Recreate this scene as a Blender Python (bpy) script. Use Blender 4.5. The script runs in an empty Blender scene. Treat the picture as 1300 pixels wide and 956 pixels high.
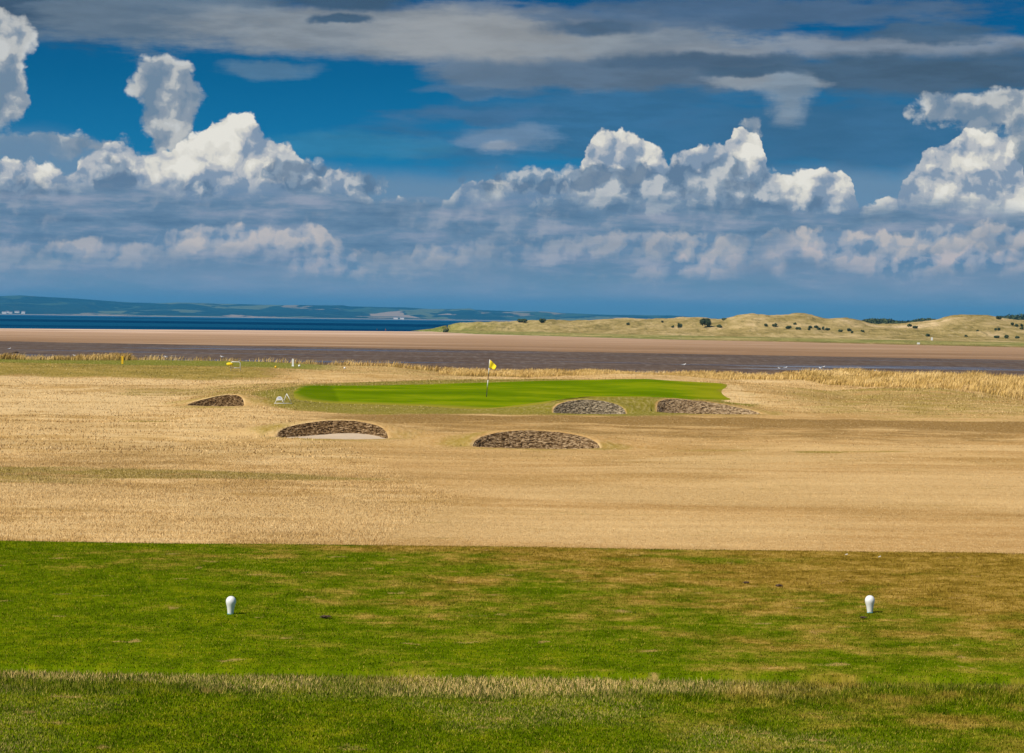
import bpy, math, random
import numpy as np
from mathutils import Vector, Matrix, noise as mnoise

random.seed(7)
rng = np.random.default_rng(11)
sc = bpy.context.scene
col = sc.collection

# ------------------------------------------------------------------ camera
EYE = 8.0                      # metres above the sea; the eye is 1.7 m above the tee
FPX = 2889.0                   # focal length in pixels of the 1300 px wide photograph
PITCH = math.atan((478 - 406.2) / FPX)
ROLL = math.atan(0.0130)
cam_d = bpy.data.cameras.new('camera')
cam_d.lens = 80.0
cam_d.sensor_width = 36.0
cam_d.clip_start = 0.2
cam_d.clip_end = 120000
cam = bpy.data.objects.new('camera', cam_d)
col.objects.link(cam)
cam.location = (0, 0, EYE)
RM = Matrix.Rotation(math.radians(90) - PITCH, 3, 'X') @ Matrix.Rotation(ROLL, 3, 'Z')
cam.rotation_euler = RM.to_euler()
sc.camera = cam


def horizon(px):
    return 397.8 + 0.013 * px


def ray(px, py):
    d = RM @ Vector(((px - 650) / FPX, (478 - py) / FPX, -1.0))
    return d


def at_z(px, py, z):
    """ground point at height z seen at a point of the photograph"""
    d = ray(px, py)
    t = (z - EYE) / d.z
    return Vector((d.x * t, d.y * t, z))


def at_y(px, py, y):
    d = ray(px, py)
    t = y / d.y
    return Vector((d.x * t, y, EYE + d.z * t))


# ------------------------------------------------------------------ exposure
sc.view_settings.view_transform = 'Standard'
sc.view_settings.look = 'None'
sc.view_settings.exposure = 0.2
sc.view_settings.gamma = 1.0
sc.view_settings.use_curve_mapping = False
sc.cycles.max_bounces = 6
sc.cycles.diffuse_bounces = 2
sc.cycles.glossy_bounces = 2
sc.cycles.transparent_max_bounces = 8
sc.cycles.volume_bounces = 1
sc.cycles.use_denoising = True

SUN_EL = math.radians(48)
SUN_AZ = math.radians(-128)     # from +Y, clockwise positive: behind the camera on the left


# ------------------------------------------------------------------ node helper
class NT:
    def __init__(self, tree):
        self.t = tree
        self.n = tree.nodes
        self.l = tree.links

    def put(self, sock, v):
        if v is None:
            return
        if isinstance(v, bpy.types.NodeSocket):
            self.l.new(v, sock)
        else:
            if sock.type == 'RGBA' and hasattr(v, '__len__') and len(v) == 3:
                v = (*v, 1.0)
            sock.default_value = v

    def m(self, op, a, b=None, c=None, clamp=False):
        n = self.n.new('ShaderNodeMath')
        n.operation = op
        n.use_clamp = clamp
        for s, v in zip(n.inputs, (a, b, c)):
            self.put(s, v)
        return n.outputs[0]

    def add(self, a, b): return self.m('ADD', a, b)
    def sub(self, a, b): return self.m('SUBTRACT', a, b)
    def mul(self, a, b): return self.m('MULTIPLY', a, b)
    def mx(self, a, b): return self.m('MAXIMUM', a, b)
    def mad(self, a, b, c): return self.m('MULTIPLY_ADD', a, b, c)

    def v(self, op, a, b=None, scale=None):
        n = self.n.new('ShaderNodeVectorMath')
        n.operation = op
        self.put(n.inputs[0], a)
        if b is not None:
            self.put(n.inputs[1], b)
        if scale is not None:
            self.put(n.inputs['Scale'], scale)
        return n.outputs['Value'] if op in ('LENGTH', 'DOT_PRODUCT', 'DISTANCE') else n.outputs['Vector']

    def xyz(self, x, y, z=0.0):
        n = self.n.new('ShaderNodeCombineXYZ')
        for s, v in zip(n.inputs, (x, y, z)):
            self.put(s, v)
        return n.outputs[0]

    def sep(self, a):
        n = self.n.new('ShaderNodeSeparateXYZ')
        self.put(n.inputs[0], a)
        return n.outputs

    def noise(self, vec, scale, detail=3, rough=0.5, dim='3D', dist=0.0, lac=2.0, color=False):
        n = self.n.new('ShaderNodeTexNoise')
        n.noise_dimensions = dim
        self.put(n.inputs['Vector'], vec)
        self.put(n.inputs['Scale'], scale)
        n.inputs['Detail'].default_value = detail
        n.inputs['Roughness'].default_value = rough
        n.inputs['Lacunarity'].default_value = lac
        n.inputs['Distortion'].default_value = dist
        return n.outputs['Color' if color else 0]

    def voro(self, vec, scale, feature='F1', dim='2D', detail=0, rough=0.5, lac=2.0, smooth=0.3, rand=1.0, color=False):
        n = self.n.new('ShaderNodeTexVoronoi')
        n.voronoi_dimensions = dim
        n.feature = feature
        n.normalize = True
        self.put(n.inputs['Vector'], vec)
        self.put(n.inputs['Scale'], scale)
        n.inputs['Detail'].default_value = detail
        n.inputs['Roughness'].default_value = rough
        n.inputs['Lacunarity'].default_value = lac
        if 'Smoothness' in n.inputs:
            n.inputs['Smoothness'].default_value = smooth
        n.inputs['Randomness'].default_value = rand
        return n.outputs['Color' if color else 0]

    def mr(self, x, a, b, c=0.0, d=1.0, smooth=False):
        n = self.n.new('ShaderNodeMapRange')
        n.interpolation_type = 'SMOOTHSTEP' if smooth else 'LINEAR'
        for i, v in enumerate((x, a, b, c, d)):
            self.put(n.inputs[i], v)
        return n.outputs[0]

    def ss(self, x, a, b):
        return self.mr(x, a, b, 0.0, 1.0, True)

    def mix(self, f, a, b, blend='MIX'):
        n = self.n.new('ShaderNodeMix')
        n.data_type = 'RGBA'
        n.blend_type = blend
        n.clamp_factor = True
        self.put(n.inputs[0], f)
        self.put(n.inputs[6], a)
        self.put(n.inputs[7], b)
        return n.outputs[2]

    def ramp(self, f, stops, interp='LINEAR'):
        n = self.n.new('ShaderNodeValToRGB')
        n.color_ramp.interpolation = interp
        e = n.color_ramp.elements
        while len(e) < len(stops):
            e.new(0.5)
        for i, (p, c) in enumerate(stops):
            e[i].position = p
            e[i].color = (*c, 1.0)
        self.put(n.inputs[0], f)
        return n.outputs[0]

    def curve(self, x, pts, x0, x1, y0, y1):
        """piecewise-linear function of x through pts"""
        n = self.n.new('ShaderNodeFloatCurve')
        c = n.mapping.curves[0]
        pts = sorted(pts)
        P = [((px - x0) / (x1 - x0), (py - y0) / (y1 - y0)) for px, py in pts]
        while len(c.points) < len(P):
            c.points.new(0.5, 0.5)
        for p, q in zip(c.points, P):
            p.location = q
            p.handle_type = 'VECTOR'
        n.mapping.update()
        self.put(n.inputs['Value'], self.mr(x, x0, x1))
        return self.mad(n.outputs[0], y1 - y0, y0)

    def attr(self, name):
        n = self.n.new('ShaderNodeAttribute')
        n.attribute_name = name
        return n.outputs['Fac']


def S(r, g, b):
    """sRGB bytes to linear"""
    return tuple(((c / 255) / 12.92 if c / 255 <= 0.04045 else ((c / 255 + 0.055) / 1.055) ** 2.4) for c in (r, g, b))


# ------------------------------------------------------------------ sky
SKY_STRENGTH = 0.1
FILTER = [(0.0, (0.21, 0.52, 0.98)), (0.045, (0.18, 0.44, 0.86)), (0.10, (0.020, 0.33, 0.66)),
          (0.15, (0.006, 0.25, 0.49)), (0.205, (0.004, 0.18, 0.38)), (0.5, (0.3, 0.45, 0.6)), (1.0, (0.7, 0.75, 0.8))]


def daylight(T):
    n = T.n.new('ShaderNodeTexSky')
    n.sky_type = 'NISHITA'
    n.sun_disc = False
    n.sun_elevation = SUN_EL
    n.sun_rotation = SUN_AZ
    n.altitude = 0
    n.air_density = 1.0
    n.dust_density = 0.6
    n.ozone_density = 3.0
    return n


world = bpy.data.worlds.new('World')
sc.world = world
world.use_nodes = True
world.node_tree.nodes.clear()
W = NT(world.node_tree)
tc = W.n.new('ShaderNodeTexCoord')
V = W.mul(W.m('ARCSINE', W.sep(W.v('NORMALIZE', tc.outputs['Generated']))[2]), 28.89)
bg = W.n.new('ShaderNodeBackground')
bg.inputs['Strength'].default_value = SKY_STRENGTH
W.put(bg.inputs['Color'], W.mix(1.0, daylight(W).outputs[0], W.ramp(W.mr(V, 0.0, 20.0), FILTER), 'MULTIPLY'))
W.l.new(bg.outputs[0], W.n.new('ShaderNodeOutputWorld').inputs['Surface'])
world.cycles.sampling_method = 'MANUAL'
world.cycles.sample_map_resolution = 512

# the cloudy part of the sky: a dome segment 60 km away, standing over the firth
sky_mat = bpy.data.materials.new('cloudy_sky')
sky_mat.use_nodes = True
wt = sky_mat.node_tree
wt.nodes.clear()
W = NT(wt)
tc = wt.nodes.new('ShaderNodeTexCoord')
dirv = W.v('NORMALIZE', tc.outputs['Object'])
dx, dy, dz = W.sep(dirv)
# azimuth and elevation, in hundredths of 1/28.89 rad
U = W.mul(W.m('ARCTAN2', dx, dy), 28.89)
V = W.mul(W.m('ARCSINE', dz), 28.89)
P = W.xyz(U, V, 0.0)


def cu(px): return (px - 650) / 100.0
def cv(px, py): return (horizon(px) - py) / 100.0


sky_in = daylight(W)
W.put(sky_in.inputs['Vector'], dirv) if 'Vector' in sky_in.inputs else None
skyc = W.mix(1.0, sky_in.outputs[0], W.ramp(W.mr(V, 0.0, 20.0), FILTER), 'MULTIPLY')


def C10(r, g, b):
    return tuple(10 * c * k for c, k in zip(S(r, g, b), (1.0, 1.0, 0.97)))


# noises shared by the cloud layers
streak_p = W.v('MULTIPLY', P, (0.42, 2.2, 1.0))
streak = W.noise(streak_p, 1.1, 7, 0.62, '2D')
streak2 = W.noise(W.v('ADD', streak_p, (31.0, 7.0, 0.0)), 1.9, 6, 0.6, '2D')
soft_w = W.noise(P, 0.9, 5, 0.6, '2D', color=True)
soft_p = W.v('MULTIPLY_ADD', W.v('SUBTRACT', soft_w, (0.5, 0.5, 0.5)), (0.9, 0.28, 0.0))
wn = soft_p.node
W.put(wn.inputs[2], P)


def ell(p, px, py, rx, ry):
    """1 at the centre, 0 on the outline, negative outside"""
    q = W.v('SUBTRACT', p, (cu(px), cv(px, py), 0.0))
    q = W.v('MULTIPLY', q, (100.0 / rx, 100.0 / ry, 0.0))
    return W.sub(1.0, W.v('LENGTH', q))


# high veils: px, py, rx, ry, colour, amount, noise, how ragged
for (px, py, rx, ry, c, amt, nz, rag) in (
        (880, 165, 440, 80, (64, 110, 150), 0.80, streak, 1.5),
        (1130, 175, 320, 66, (60, 106, 146), 0.80, streak2, 1.5),
        (-40, 20, 330, 46, (70, 92, 118), 0.95, streak, 1.7),
        (230, 30, 260, 46, (104, 122, 142), 0.90, streak2, 1.5),
        (470, 48, 330, 44, (138, 146, 156), 0.95, streak, 1.1),
        (640, 52, 230, 50, (150, 154, 160), 0.95, streak2, 0.9),
        (330, 92, 90, 14, (96, 130, 160), 0.7, streak2, 1.3),
        (840, 60, 200, 40, (138, 147, 158), 0.85, streak, 1.3),
        (960, 22, 380, 26, (84, 108, 138), 0.85, streak2, 1.6),
        (1060, 68, 300, 20, (140, 148, 160), 0.85, streak, 1.3),
        (650, 98, 150, 26, (104, 124, 148), 0.95, streak2, 1.2),
        (850, 96, 300, 28, (92, 112, 136), 1.0, streak, 1.0),
        (880, 82, 150, 14, (74, 96, 122), 0.9, streak2, 1.0),
        (1160, 100, 270, 34, (72, 96, 122), 1.0, streak, 0.9),
        (960, 108, 90, 10, (150, 158, 168), 0.8, streak2, 1.0),
        (985, 132, 46, 40, (132, 148, 166), 0.85, streak, 1.2),
        (940, 96, 80, 8, (70, 94, 120), 0.9, streak2, 1.0),
        (1140, 52, 130, 16, (74, 100, 128), 0.9, streak2, 1.4),
        (440, 8, 110, 20, (66, 92, 120), 1.0, streak2, 1.2),
        (430, 31, 42, 8, (72, 96, 122), 1.0, streak, 0.8),
        (740, 38, 92, 14, (76, 100, 128), 0.95, streak, 0.9),
        (590, 118, 110, 10, (84, 116, 150), 0.8, streak, 1.2),
        (600, 146, 120, 12, (70, 110, 150), 0.8, streak2, 1.2),
        (440, 186, 130, 20, (60, 130, 168), 0.6, streak, 1.5),
        (640, 178, 74, 22, (112, 138, 168), 0.85, streak2, 1.2),
        (630, 184, 26, 8, (150, 160, 176), 0.7, streak, 0.9)):
    e = ell(soft_p, px, py, rx, ry)
    a = W.ss(W.mad(W.sub(nz, 0.5), rag, e), -0.04, 0.55)
    shade = W.mix(W.ss(streak if nz is streak2 else streak2, 0.32, 0.68), C10(*[v_ * 0.94 for v_ in c]), C10(*[v_ * 1.05 for v_ in c]))
    skyc = W.mix(W.mul(a, amt), skyc, shade)

# hazy blue-grey sheet behind the cumulus
shm = W.noise(W.v('MULTIPLY', P, (0.5, 1.2, 1.0)), 0.9, 5, 0.6, '2D')
sh_top = W.curve(U, [(cu(a), cv(a, b)) for a, b in ((0, 165), (100, 170), (190, 200), (400, 205), (470, 205), (560, 215),
                     (640, 210), (700, 215), (900, 220), (1060, 205), (1130, 210), (1300, 150))], -7, 7, 0, 4)
a = W.ss(W.add(W.sub(sh_top, V), W.mul(W.sub(shm, 0.5), 0.35)), -0.05, 0.30)
skyc = W.mix(W.mul(a, 0.85), skyc, C10(112, 142, 172))


# heaped clouds -------------------------------------------------------------
def puff(offset, s, det=5):
    """height of a cauliflower surface, its slope towards the light, the warped position"""
    w = W.v('SUBTRACT', W.noise(W.v('ADD', P, offset), 3.2 * s, 3, 0.6, '2D', color=True), (0.5, 0.5, 0.5))
    q = W.v('MULTIPLY_ADD', w, (0.20 / s, 0.20 / s, 0.0))
    W.put(q.node.inputs[2], W.v('ADD', P, offset))

    def H(p):
        return W.sub(1.0, W.voro(p, 2.3 * s, 'F1', '2D', det, 0.45, 2.15))
    h0 = H(q)
    h1 = H(W.v('ADD', q, (-0.05 / s, 0.065 / s, 0.0)))
    big0 = W.noise(q, 1.3 * s, 2, 0.5, '2D')
    big1 = W.noise(W.v('ADD', q, (-0.12 / s, 0.16 / s, 0.0)), 1.3 * s, 2, 0.5, '2D')
    return h0, W.sub(h0, h1), W.sub(big0, big1), W.v('SUBTRACT', q, offset), big0


def bank(skyc, d, h0, rel, big, big0, lit, mid, dark, under, base_h, soft=0.05, alpha=1.0, lightbias=0.0, edge=0.42, body=0.75, rim=0.08, relk=1.7, wisp=0.05):
    """d: how deep below the outline; base_h: height of the flat base"""
    dd = W.add(d, W.mul(W.sub(h0, 0.80), edge * 1.6))
    dd = W.add(dd, W.mul(W.sub(streak, 0.5), wisp))
    al = W.ss(dd, 0.0, soft)
    # lit crowns, blue-grey hollows and bases
    t = W.mad(rel, relk, 0.60 + lightbias)
    t = W.mad(big, 2.4, t)
    t = W.mad(W.sub(h0, 0.78), 1.1, t)
    t = W.mad(W.sub(big0, 0.5), body, t)
    vert = W.ss(W.sub(V, base_h), -0.05, 0.75)
    t = W.sub(W.add(t, W.mul(vert, 0.35)), 0.28)
    t = W.mad(W.sub(1.0, W.ss(dd, 0.0, 0.16)), rim, t)
    c = W.ramp(W.mr(t, 0.0, 1.0), [(0.0, C10(*dark)), (0.38, C10(*mid)), (0.72, C10(*lit)), (1.0, C10(*[min(255, x + 12) for x in lit]))], 'EASE')
    fade = W.ss(W.add(W.sub(V, base_h), W.mul(W.sub(big0, 0.5), 0.4)), -0.22, 0.22)
    c = W.mix(fade, C10(*under), c)
    return W.mix(W.mul(al, alpha), skyc, c)


PA = puff((0.0, 0.0, 0.0), 1.0)
PB = puff((13.7, 5.1, 0.0), 1.25)
PC = puff((41.3, 9.6, 0.0), 1.7, 3)


def cloud_field(q, ells):
    f = None
    for (px, py, rx, ry) in ells:
        k = W.mul(ell(q, px, py, rx, ry), min(rx, ry) / 100.0)
        f = k if f is None else W.m('SMOOTH_MAX', f, k, 0.12)
    return W.add(f, 0.07)


# grey towers standing behind
ft = cloud_field(PB[3], [(5, 62, 42, 34), (-4, 120, 44, 60), (208, 112, 40, 34), (234, 135, 28, 30),
                         (214, 160, 30, 46), (1225, 150, 72, 22), (1290, 145, 70, 24), (1180, 140, 26, 14),
                         (950, 160, 14, 22), (1290, 205, 30, 40), (40, 190, 120, 16), (420, 232, 60, 20)])
skyc = bank(skyc, ft, PB[0], PB[1], PB[2], PB[4], (190, 192, 194), (140, 153, 170), (114, 136, 160), (108, 138, 168),
            W.curve(U, [(cu(-300), 2.3), (cu(60), 2.3), (cu(110), 1.9), (cu(1000), 1.9), (cu(1200), 1.8)], -10.5, 11.5, 0, 4), soft=0.09, wisp=0.22, lightbias=-0.20, edge=0.20, body=0.5, rim=0.34, relk=1.0)

# the bright cumulus
top2 = [(-400, 215), (-200, 190), (0, 188), (30, 196), (65, 203), (92, 212), (105, 198), (140, 178), (158, 166), (180, 182), (205, 184), (235, 166),
        (262, 155), (270, 142), (292, 130), (316, 138), (335, 160), (352, 170), (378, 186), (392, 202), (412, 214), (418, 206), (440, 206),
        (456, 222), (466, 240), (482, 246), (520, 246), (545, 250), (580, 236), (590, 222), (606, 214), (625, 207), (648, 212), (666, 226), (700, 220),
        (715, 210), (735, 192), (746, 166), (765, 158), (800, 160), (826, 170), (838, 190), (848, 198), (858, 186), (880, 180), (902, 170),
        (918, 166), (926, 150), (945, 156), (958, 165), (966, 188), (972, 206), (990, 214), (1010, 206), (1040, 208), (1062, 203), (1072, 220), (1080, 246),
        (1100, 250), (1112, 240), (1132, 236), (1142, 214), (1158, 190), (1180, 176), (1200, 174), (1212, 156), (1230, 158),
        (1262, 166), (1275, 184), (1284, 214), (1300, 205), (1500, 190), (1800, 230)]
u2 = W.sep(PA[3])
T2 = W.curve(u2[0], [(cu(a), cv(a, b + 6)) for a, b in top2], -10.5, 11.5, 0, 4)
d2 = W.sub(T2, u2[1])
b2 = W.curve(U, [(cu(a), cv(a, b)) for a, b in ((-400, 246), (0, 244), (160, 242), (300, 246), (400, 244), (480, 262), (640, 246), (760, 252),
                 (960, 255), (1060, 272), (1140, 268), (1300, 272), (1800, 270))], -10.5, 11.5, 0, 4)
skyc = bank(skyc, d2, PA[0], PA[1], PA[2], PA[4], (226, 222, 214), (186, 189, 196), (134, 152, 176), (96, 130, 166),
            b2, soft=0.048, relk=2.1, lightbias=0.0, edge=0.26)

# grey fronts hanging before them
ff = cloud_field(PB[3], [(690, 236, 90, 18), (790, 232, 110, 24), (880, 236, 80, 30), (935, 240, 55, 38), (850, 262, 200, 20),
                         (150, 232, 30, 28), (250, 238, 26, 12), (372, 222, 40, 24), (455, 236, 26, 18), (20, 246, 60, 14)])
ffv = W.ss(W.add(ff, W.mul(W.sub(PB[0], 0.8), 0.5)), 0.0, 0.10)
tl = W.mad(PB[1], 2.6, W.mad(PB[2], 3.6, W.mad(W.sub(PB[4], 0.5), 1.3, 0.30)))
fcol = W.ramp(W.mr(tl, 0.0, 1.0), [(0.0, C10(94, 120, 150)), (0.4, C10(126, 146, 170)), (0.9, C10(196, 198, 202))], 'EASE')
skyc = W.mix(W.mul(ffv, 0.88), skyc, fcol)

# layered blue-grey haze and stratus under the cumulus
low = W.ss(W.add(W.sub(b2, V), W.mul(W.sub(streak, 0.5), 0.75)), -0.12, 0.18)
lowc = W.ramp(W.mr(streak2, 0.30, 0.70), [(0.0, C10(88, 117, 148)), (0.45, C10(110, 136, 164)), (1.0, C10(152, 160, 180))])
skyc = W.mix(W.mul(low, 0.93), skyc, lowc)

# small distant pinkish heaps
def small_heaps(skyc, top, q, amount, lit, mid, under, depth, amt):
    uq = W.sep(q)
    T = W.curve(uq[0], [(cu(a), cv(a, b)) for a, b in top], -10.5, 11.5, 0, 4)
    d = W.sub(T, uq[1])
    dd = W.add(d, W.mul(W.sub(PC[0], 0.8), 0.24))
    a = W.mul(W.ss(dd, 0.0, 0.07), W.sub(1.0, W.ss(d, depth * 0.45, depth)))
    t = W.mad(PC[1], 1.3, W.mad(PC[2], 2.2, W.mad(W.sub(PC[4], 0.5), 1.6, 0.55)))
    c = W.ramp(W.mr(t, 0.0, 1.0), [(0.0, C10(*under)), (0.45, C10(*mid)), (0.9, C10(*lit))], 'EASE')
    am = W.curve(U, [(cu(x_), y_) for x_, y_ in amount], -10.5, 11.5, 0, 1)
    am = W.mul(am, W.mr(W.noise(W.v('ADD', P, (3.0, 51.0, 0.0)), 0.8, 3, 0.5, '2D'), 0.25, 0.45))
    return W.mix(W.mul(W.mul(a, am), amt), skyc, c)


skyc = small_heaps(skyc, ((-400, 300), (60, 312), (90, 300), (115, 294), (140, 302), (180, 306), (190, 296), (240, 285), (262, 282), (340, 280), (352, 286), (366, 280),
                   (408, 282), (425, 300), (440, 310), (520, 320), (530, 304), (560, 302), (640, 306), (700, 296), (800, 288), (860, 290), (900, 296), (960, 290), (1060, 286),
                   (1150, 296), (1180, 282), (1240, 280), (1300, 286), (1800, 300)), PC[3], ((-400, .4), (40, .35), (90, .7), (140, .6), (190, .5), (240, 1), (400, 1), (440, .4), (520, .6), (560, .6), (600, .25), (700, .25), (850, .7), (950, .9), (1100, .9), (1300, 1), (1800, .6)), (212, 200, 194), (176, 178, 188), (118, 144, 174), 0.52, 0.85)
skyc = small_heaps(skyc, ((-400, 340), (300, 345), (366, 334), (372, 322), (390, 320), (408, 326), (425, 316), (450, 320), (460, 336), (700, 350), (780, 346), (812, 336), (840, 328),
                   (860, 320), (900, 326), (940, 312), (965, 306), (985, 318), (1010, 310), (1060, 306), (1110, 318), (1140, 326), (1180, 316), (1230, 312), (1300, 318), (1800, 330)),
                   PC[3], ((-400, .1), (350, .1), (375, .9), (450, .9), (470, .2), (780, .2), (860, .8), (1000, 1), (1300, 1), (1800, .5)), (208, 194, 192), (164, 170, 186), (100, 134, 168), 0.42, 0.85)

# faint billows all through the lower sky
bl = W.mad(PC[1], 1.6, W.mad(PC[2], 2.4, W.sub(PC[4], 0.5)))
bmask = W.mul(W.ss(W.sub(b2, V), -0.05, 0.25), W.ss(W.mad(W.sub(streak2, 0.5), 0.8, V), 0.35, 0.75))
bmask = W.mul(bmask, W.ss(W.noise(W.v('MULTIPLY', W.v('ADD', P, (9.0, 71.0, 0.0)), (0.6, 1.5, 1.0)), 1.0, 4, 0.6, '2D'), 0.42, 0.62))
bl = W.mad(W.sub(streak, 0.5), 0.9, bl)
skyc = W.mix(W.mul(bmask, W.mul(W.ss(bl, -0.15, 0.70), 0.50)), skyc, C10(168, 172, 184))
skyc = W.mix(W.mul(bmask, W.mul(W.sub(1.0, W.ss(bl, -0.60, 0.15)), 0.30)), skyc, C10(92, 124, 156))

# air near the horizon
hzc = W.mix(W.mr(streak, 0.35, 0.65), C10(112, 142, 168), C10(134, 152, 176))
hzc = W.mix(W.ss(V, 0.12, 0.42), C10(90, 128, 158), hzc)
skyc = W.mix(W.mul(W.sub(1.0, W.ss(W.mad(W.sub(streak2, 0.5), 0.6, V), 0.30, 0.90)), 0.92), skyc, hzc)

em = W.n.new('ShaderNodeEmission')
em.inputs['Strength'].default_value = SKY_STRENGTH * 0.84
W.put(em.inputs['Color'], skyc)
tr = W.n.new('ShaderNodeBsdfTransparent')
mxs = W.n.new('ShaderNodeMixShader')
edge_f = W.mul(W.sub(1.0, W.ss(V, 5.6, 8.5)), W.sub(1.0, W.ss(W.m('ABSOLUTE', U), 22.0, 29.0)))
W.put(mxs.inputs[0], edge_f)
W.l.new(tr.outputs[0], mxs.inputs[1])
W.l.new(em.outputs[0], mxs.inputs[2])
W.l.new(mxs.outputs[0], W.n.new('ShaderNodeOutputMaterial').inputs['Surface'])
sky_mat.cycles.emission_sampling = 'NONE'


def build_sky():
    R = 60000.0
    az = np.radians(np.linspace(-58, 58, 117))
    el = np.radians(np.linspace(-1.0, 17.0, 25))
    A, E = np.meshgrid(az, el)
    v = np.stack([R * np.sin(A) * np.cos(E), R * np.cos(A) * np.cos(E), R * np.sin(E)], -1).reshape(-1, 3)
    n = len(az)
    f = [(r * n + c, r * n + c + 1, (r + 1) * n + c + 1, (r + 1) * n + c) for r in range(len(el) - 1) for c in range(n - 1)]
    me = bpy.data.meshes.new('sky')
    me.from_pydata(v.tolist(), [], f)
    me.materials.append(sky_mat)
    o = bpy.data.objects.new('sky', me)
    o.location = (0, 0, EYE)
    o['kind'] = 'structure'
    col.objects.link(o)
    for p in me.polygons:
        p.use_smooth = True


build_sky()

# ------------------------------------------------------------------ sun
sl = bpy.data.lights.new('sun', 'SUN')
sl.energy = 4.7
sl.angle = math.radians(0.5)
sl.color = (1.0, 0.92, 0.78)
sun = bpy.data.objects.new('sun', sl)
col.objects.link(sun)
sd = Vector((math.sin(SUN_AZ) * math.cos(SUN_EL), math.cos(SUN_AZ) * math.cos(SUN_EL), math.sin(SUN_EL)))
sun.rotation_euler = sd.to_track_quat('Z', 'Y').to_euler()
sun.location = (-20, -20, 40)

# ------------------------------------------------------------------ small helpers
def link(o, parent=None):
    col.objects.link(o)
    if parent is not None:
        o.parent = parent
    return o


def tag(o, label=None, cat=None, group=None, kind=None):
    for k, v in (('label', label), ('category', cat), ('group', group), ('kind', kind)):
        if v:
            o[k] = v
    return o


def mesh_np(name, verts, faces_flat, loop_total, mat, smooth=False, parent=None, attrs=None):
    """mesh from numpy arrays; faces_flat the corner indices, loop_total corners per face"""
    me = bpy.data.meshes.new(name)
    verts = np.ascontiguousarray(verts, dtype=np.float32)
    me.vertices.add(len(verts))
    me.vertices.foreach_set('co', verts.ravel())
    nf = len(faces_flat) // loop_total
    me.loops.add(len(faces_flat))
    me.loops.foreach_set('vertex_index', np.ascontiguousarray(faces_flat, dtype=np.int32))
    me.polygons.add(nf)
    me.polygons.foreach_set('loop_start', np.arange(nf, dtype=np.int32) * loop_total)
    me.polygons.foreach_set('loop_total', np.full(nf, loop_total, dtype=np.int32))
    me.polygons.foreach_set('use_smooth', np.full(nf, smooth, dtype=bool))
    me.update(calc_edges=True)
    for k, a in (attrs or {}).items():
        at = me.attributes.new(k, 'FLOAT', 'POINT')
        at.data.foreach_set('value', np.ascontiguousarray(a, dtype=np.float32).ravel())
    if mat:
        me.materials.append(mat)
    o = bpy.data.objects.new(name, me)
    return link(o, parent)


def grid_np(name, X, Y, Z, mat, keep=None, attrs=None, extra=None):
    r, c = X.shape
    v = np.stack([X, Y, Z], -1).reshape(-1, 3)
    i = np.arange(r * c).reshape(r, c)
    f = np.stack([i[:-1, :-1], i[:-1, 1:], i[1:, 1:], i[1:, :-1]], -1).reshape(-1, 4)
    if keep is not None:
        f = f[keep.reshape(-1)]
    at = {k: a.ravel() for k, a in (attrs or {}).items()}
    if extra:
        for ev, ef, ea in extra:
            f = np.concatenate([f, ef + len(v)])
            v = np.concatenate([v, ev])
            for k in at:
                at[k] = np.concatenate([at[k], ea[k]])
    return mesh_np(name, v, f.ravel(), 4, mat, True, attrs=at)


def principled(name):
    m = bpy.data.materials.new(name)
    m.use_nodes = True
    b = m.node_tree.nodes['Principled BSDF']
    return m, NT(m.node_tree), b


def simple(name, colr, rough=0.6, metal=0.0, var=0.12, scale=12.0, spec=0.4):
    m, T, b = principled(name)
    tcn = T.n.new('ShaderNodeTexCoord')
    nz = T.noise(tcn.outputs['Object'], scale, 4, 0.6)
    T.put(b.inputs['Base Color'], T.mix(nz, tuple(c * (1 - var) for c in colr), tuple(min(1, c * (1 + var)) for c in colr)))
    b.inputs['Roughness'].default_value = rough
    b.inputs['Metallic'].default_value = metal
    b.inputs['Specular IOR Level'].default_value = spec
    return m


def sstep(x, a, b):
    t = np.clip((x - a) / (b - a), 0, 1)
    return t * t * (3 - 2 * t)


def vnoise(x, y, seed=0):
    """smooth value noise on arrays, range about 0..1"""
    xi = np.floor(x).astype(np.int64); yi = np.floor(y).astype(np.int64)
    fx = x - xi; fy = y - yi
    fx = fx * fx * (3 - 2 * fx); fy = fy * fy * (3 - 2 * fy)

    def h(a, b):
        n = (a * 374761393 + b * 668265263 + seed * 144665) & 0xffffffff
        n = ((n ^ (n >> 13)) * 1274126177) & 0xffffffff
        return ((n ^ (n >> 16)) & 0xffff) / 65535.0
    return (h(xi, yi) * (1 - fx) * (1 - fy) + h(xi + 1, yi) * fx * (1 - fy) + h(xi, yi + 1) * (1 - fx) * fy + h(xi + 1, yi + 1) * fx * fy)


def fbm(x, y, o=4, seed=0, g=0.5):
    s = 0; a = 1; t = 0
    for k in range(o):
        s = s + a * vnoise(x * 2 ** k + 17.3 * k, y * 2 ** k - 9.1 * k, seed + k)
        t += a
        a *= g
    return s / t


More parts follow.
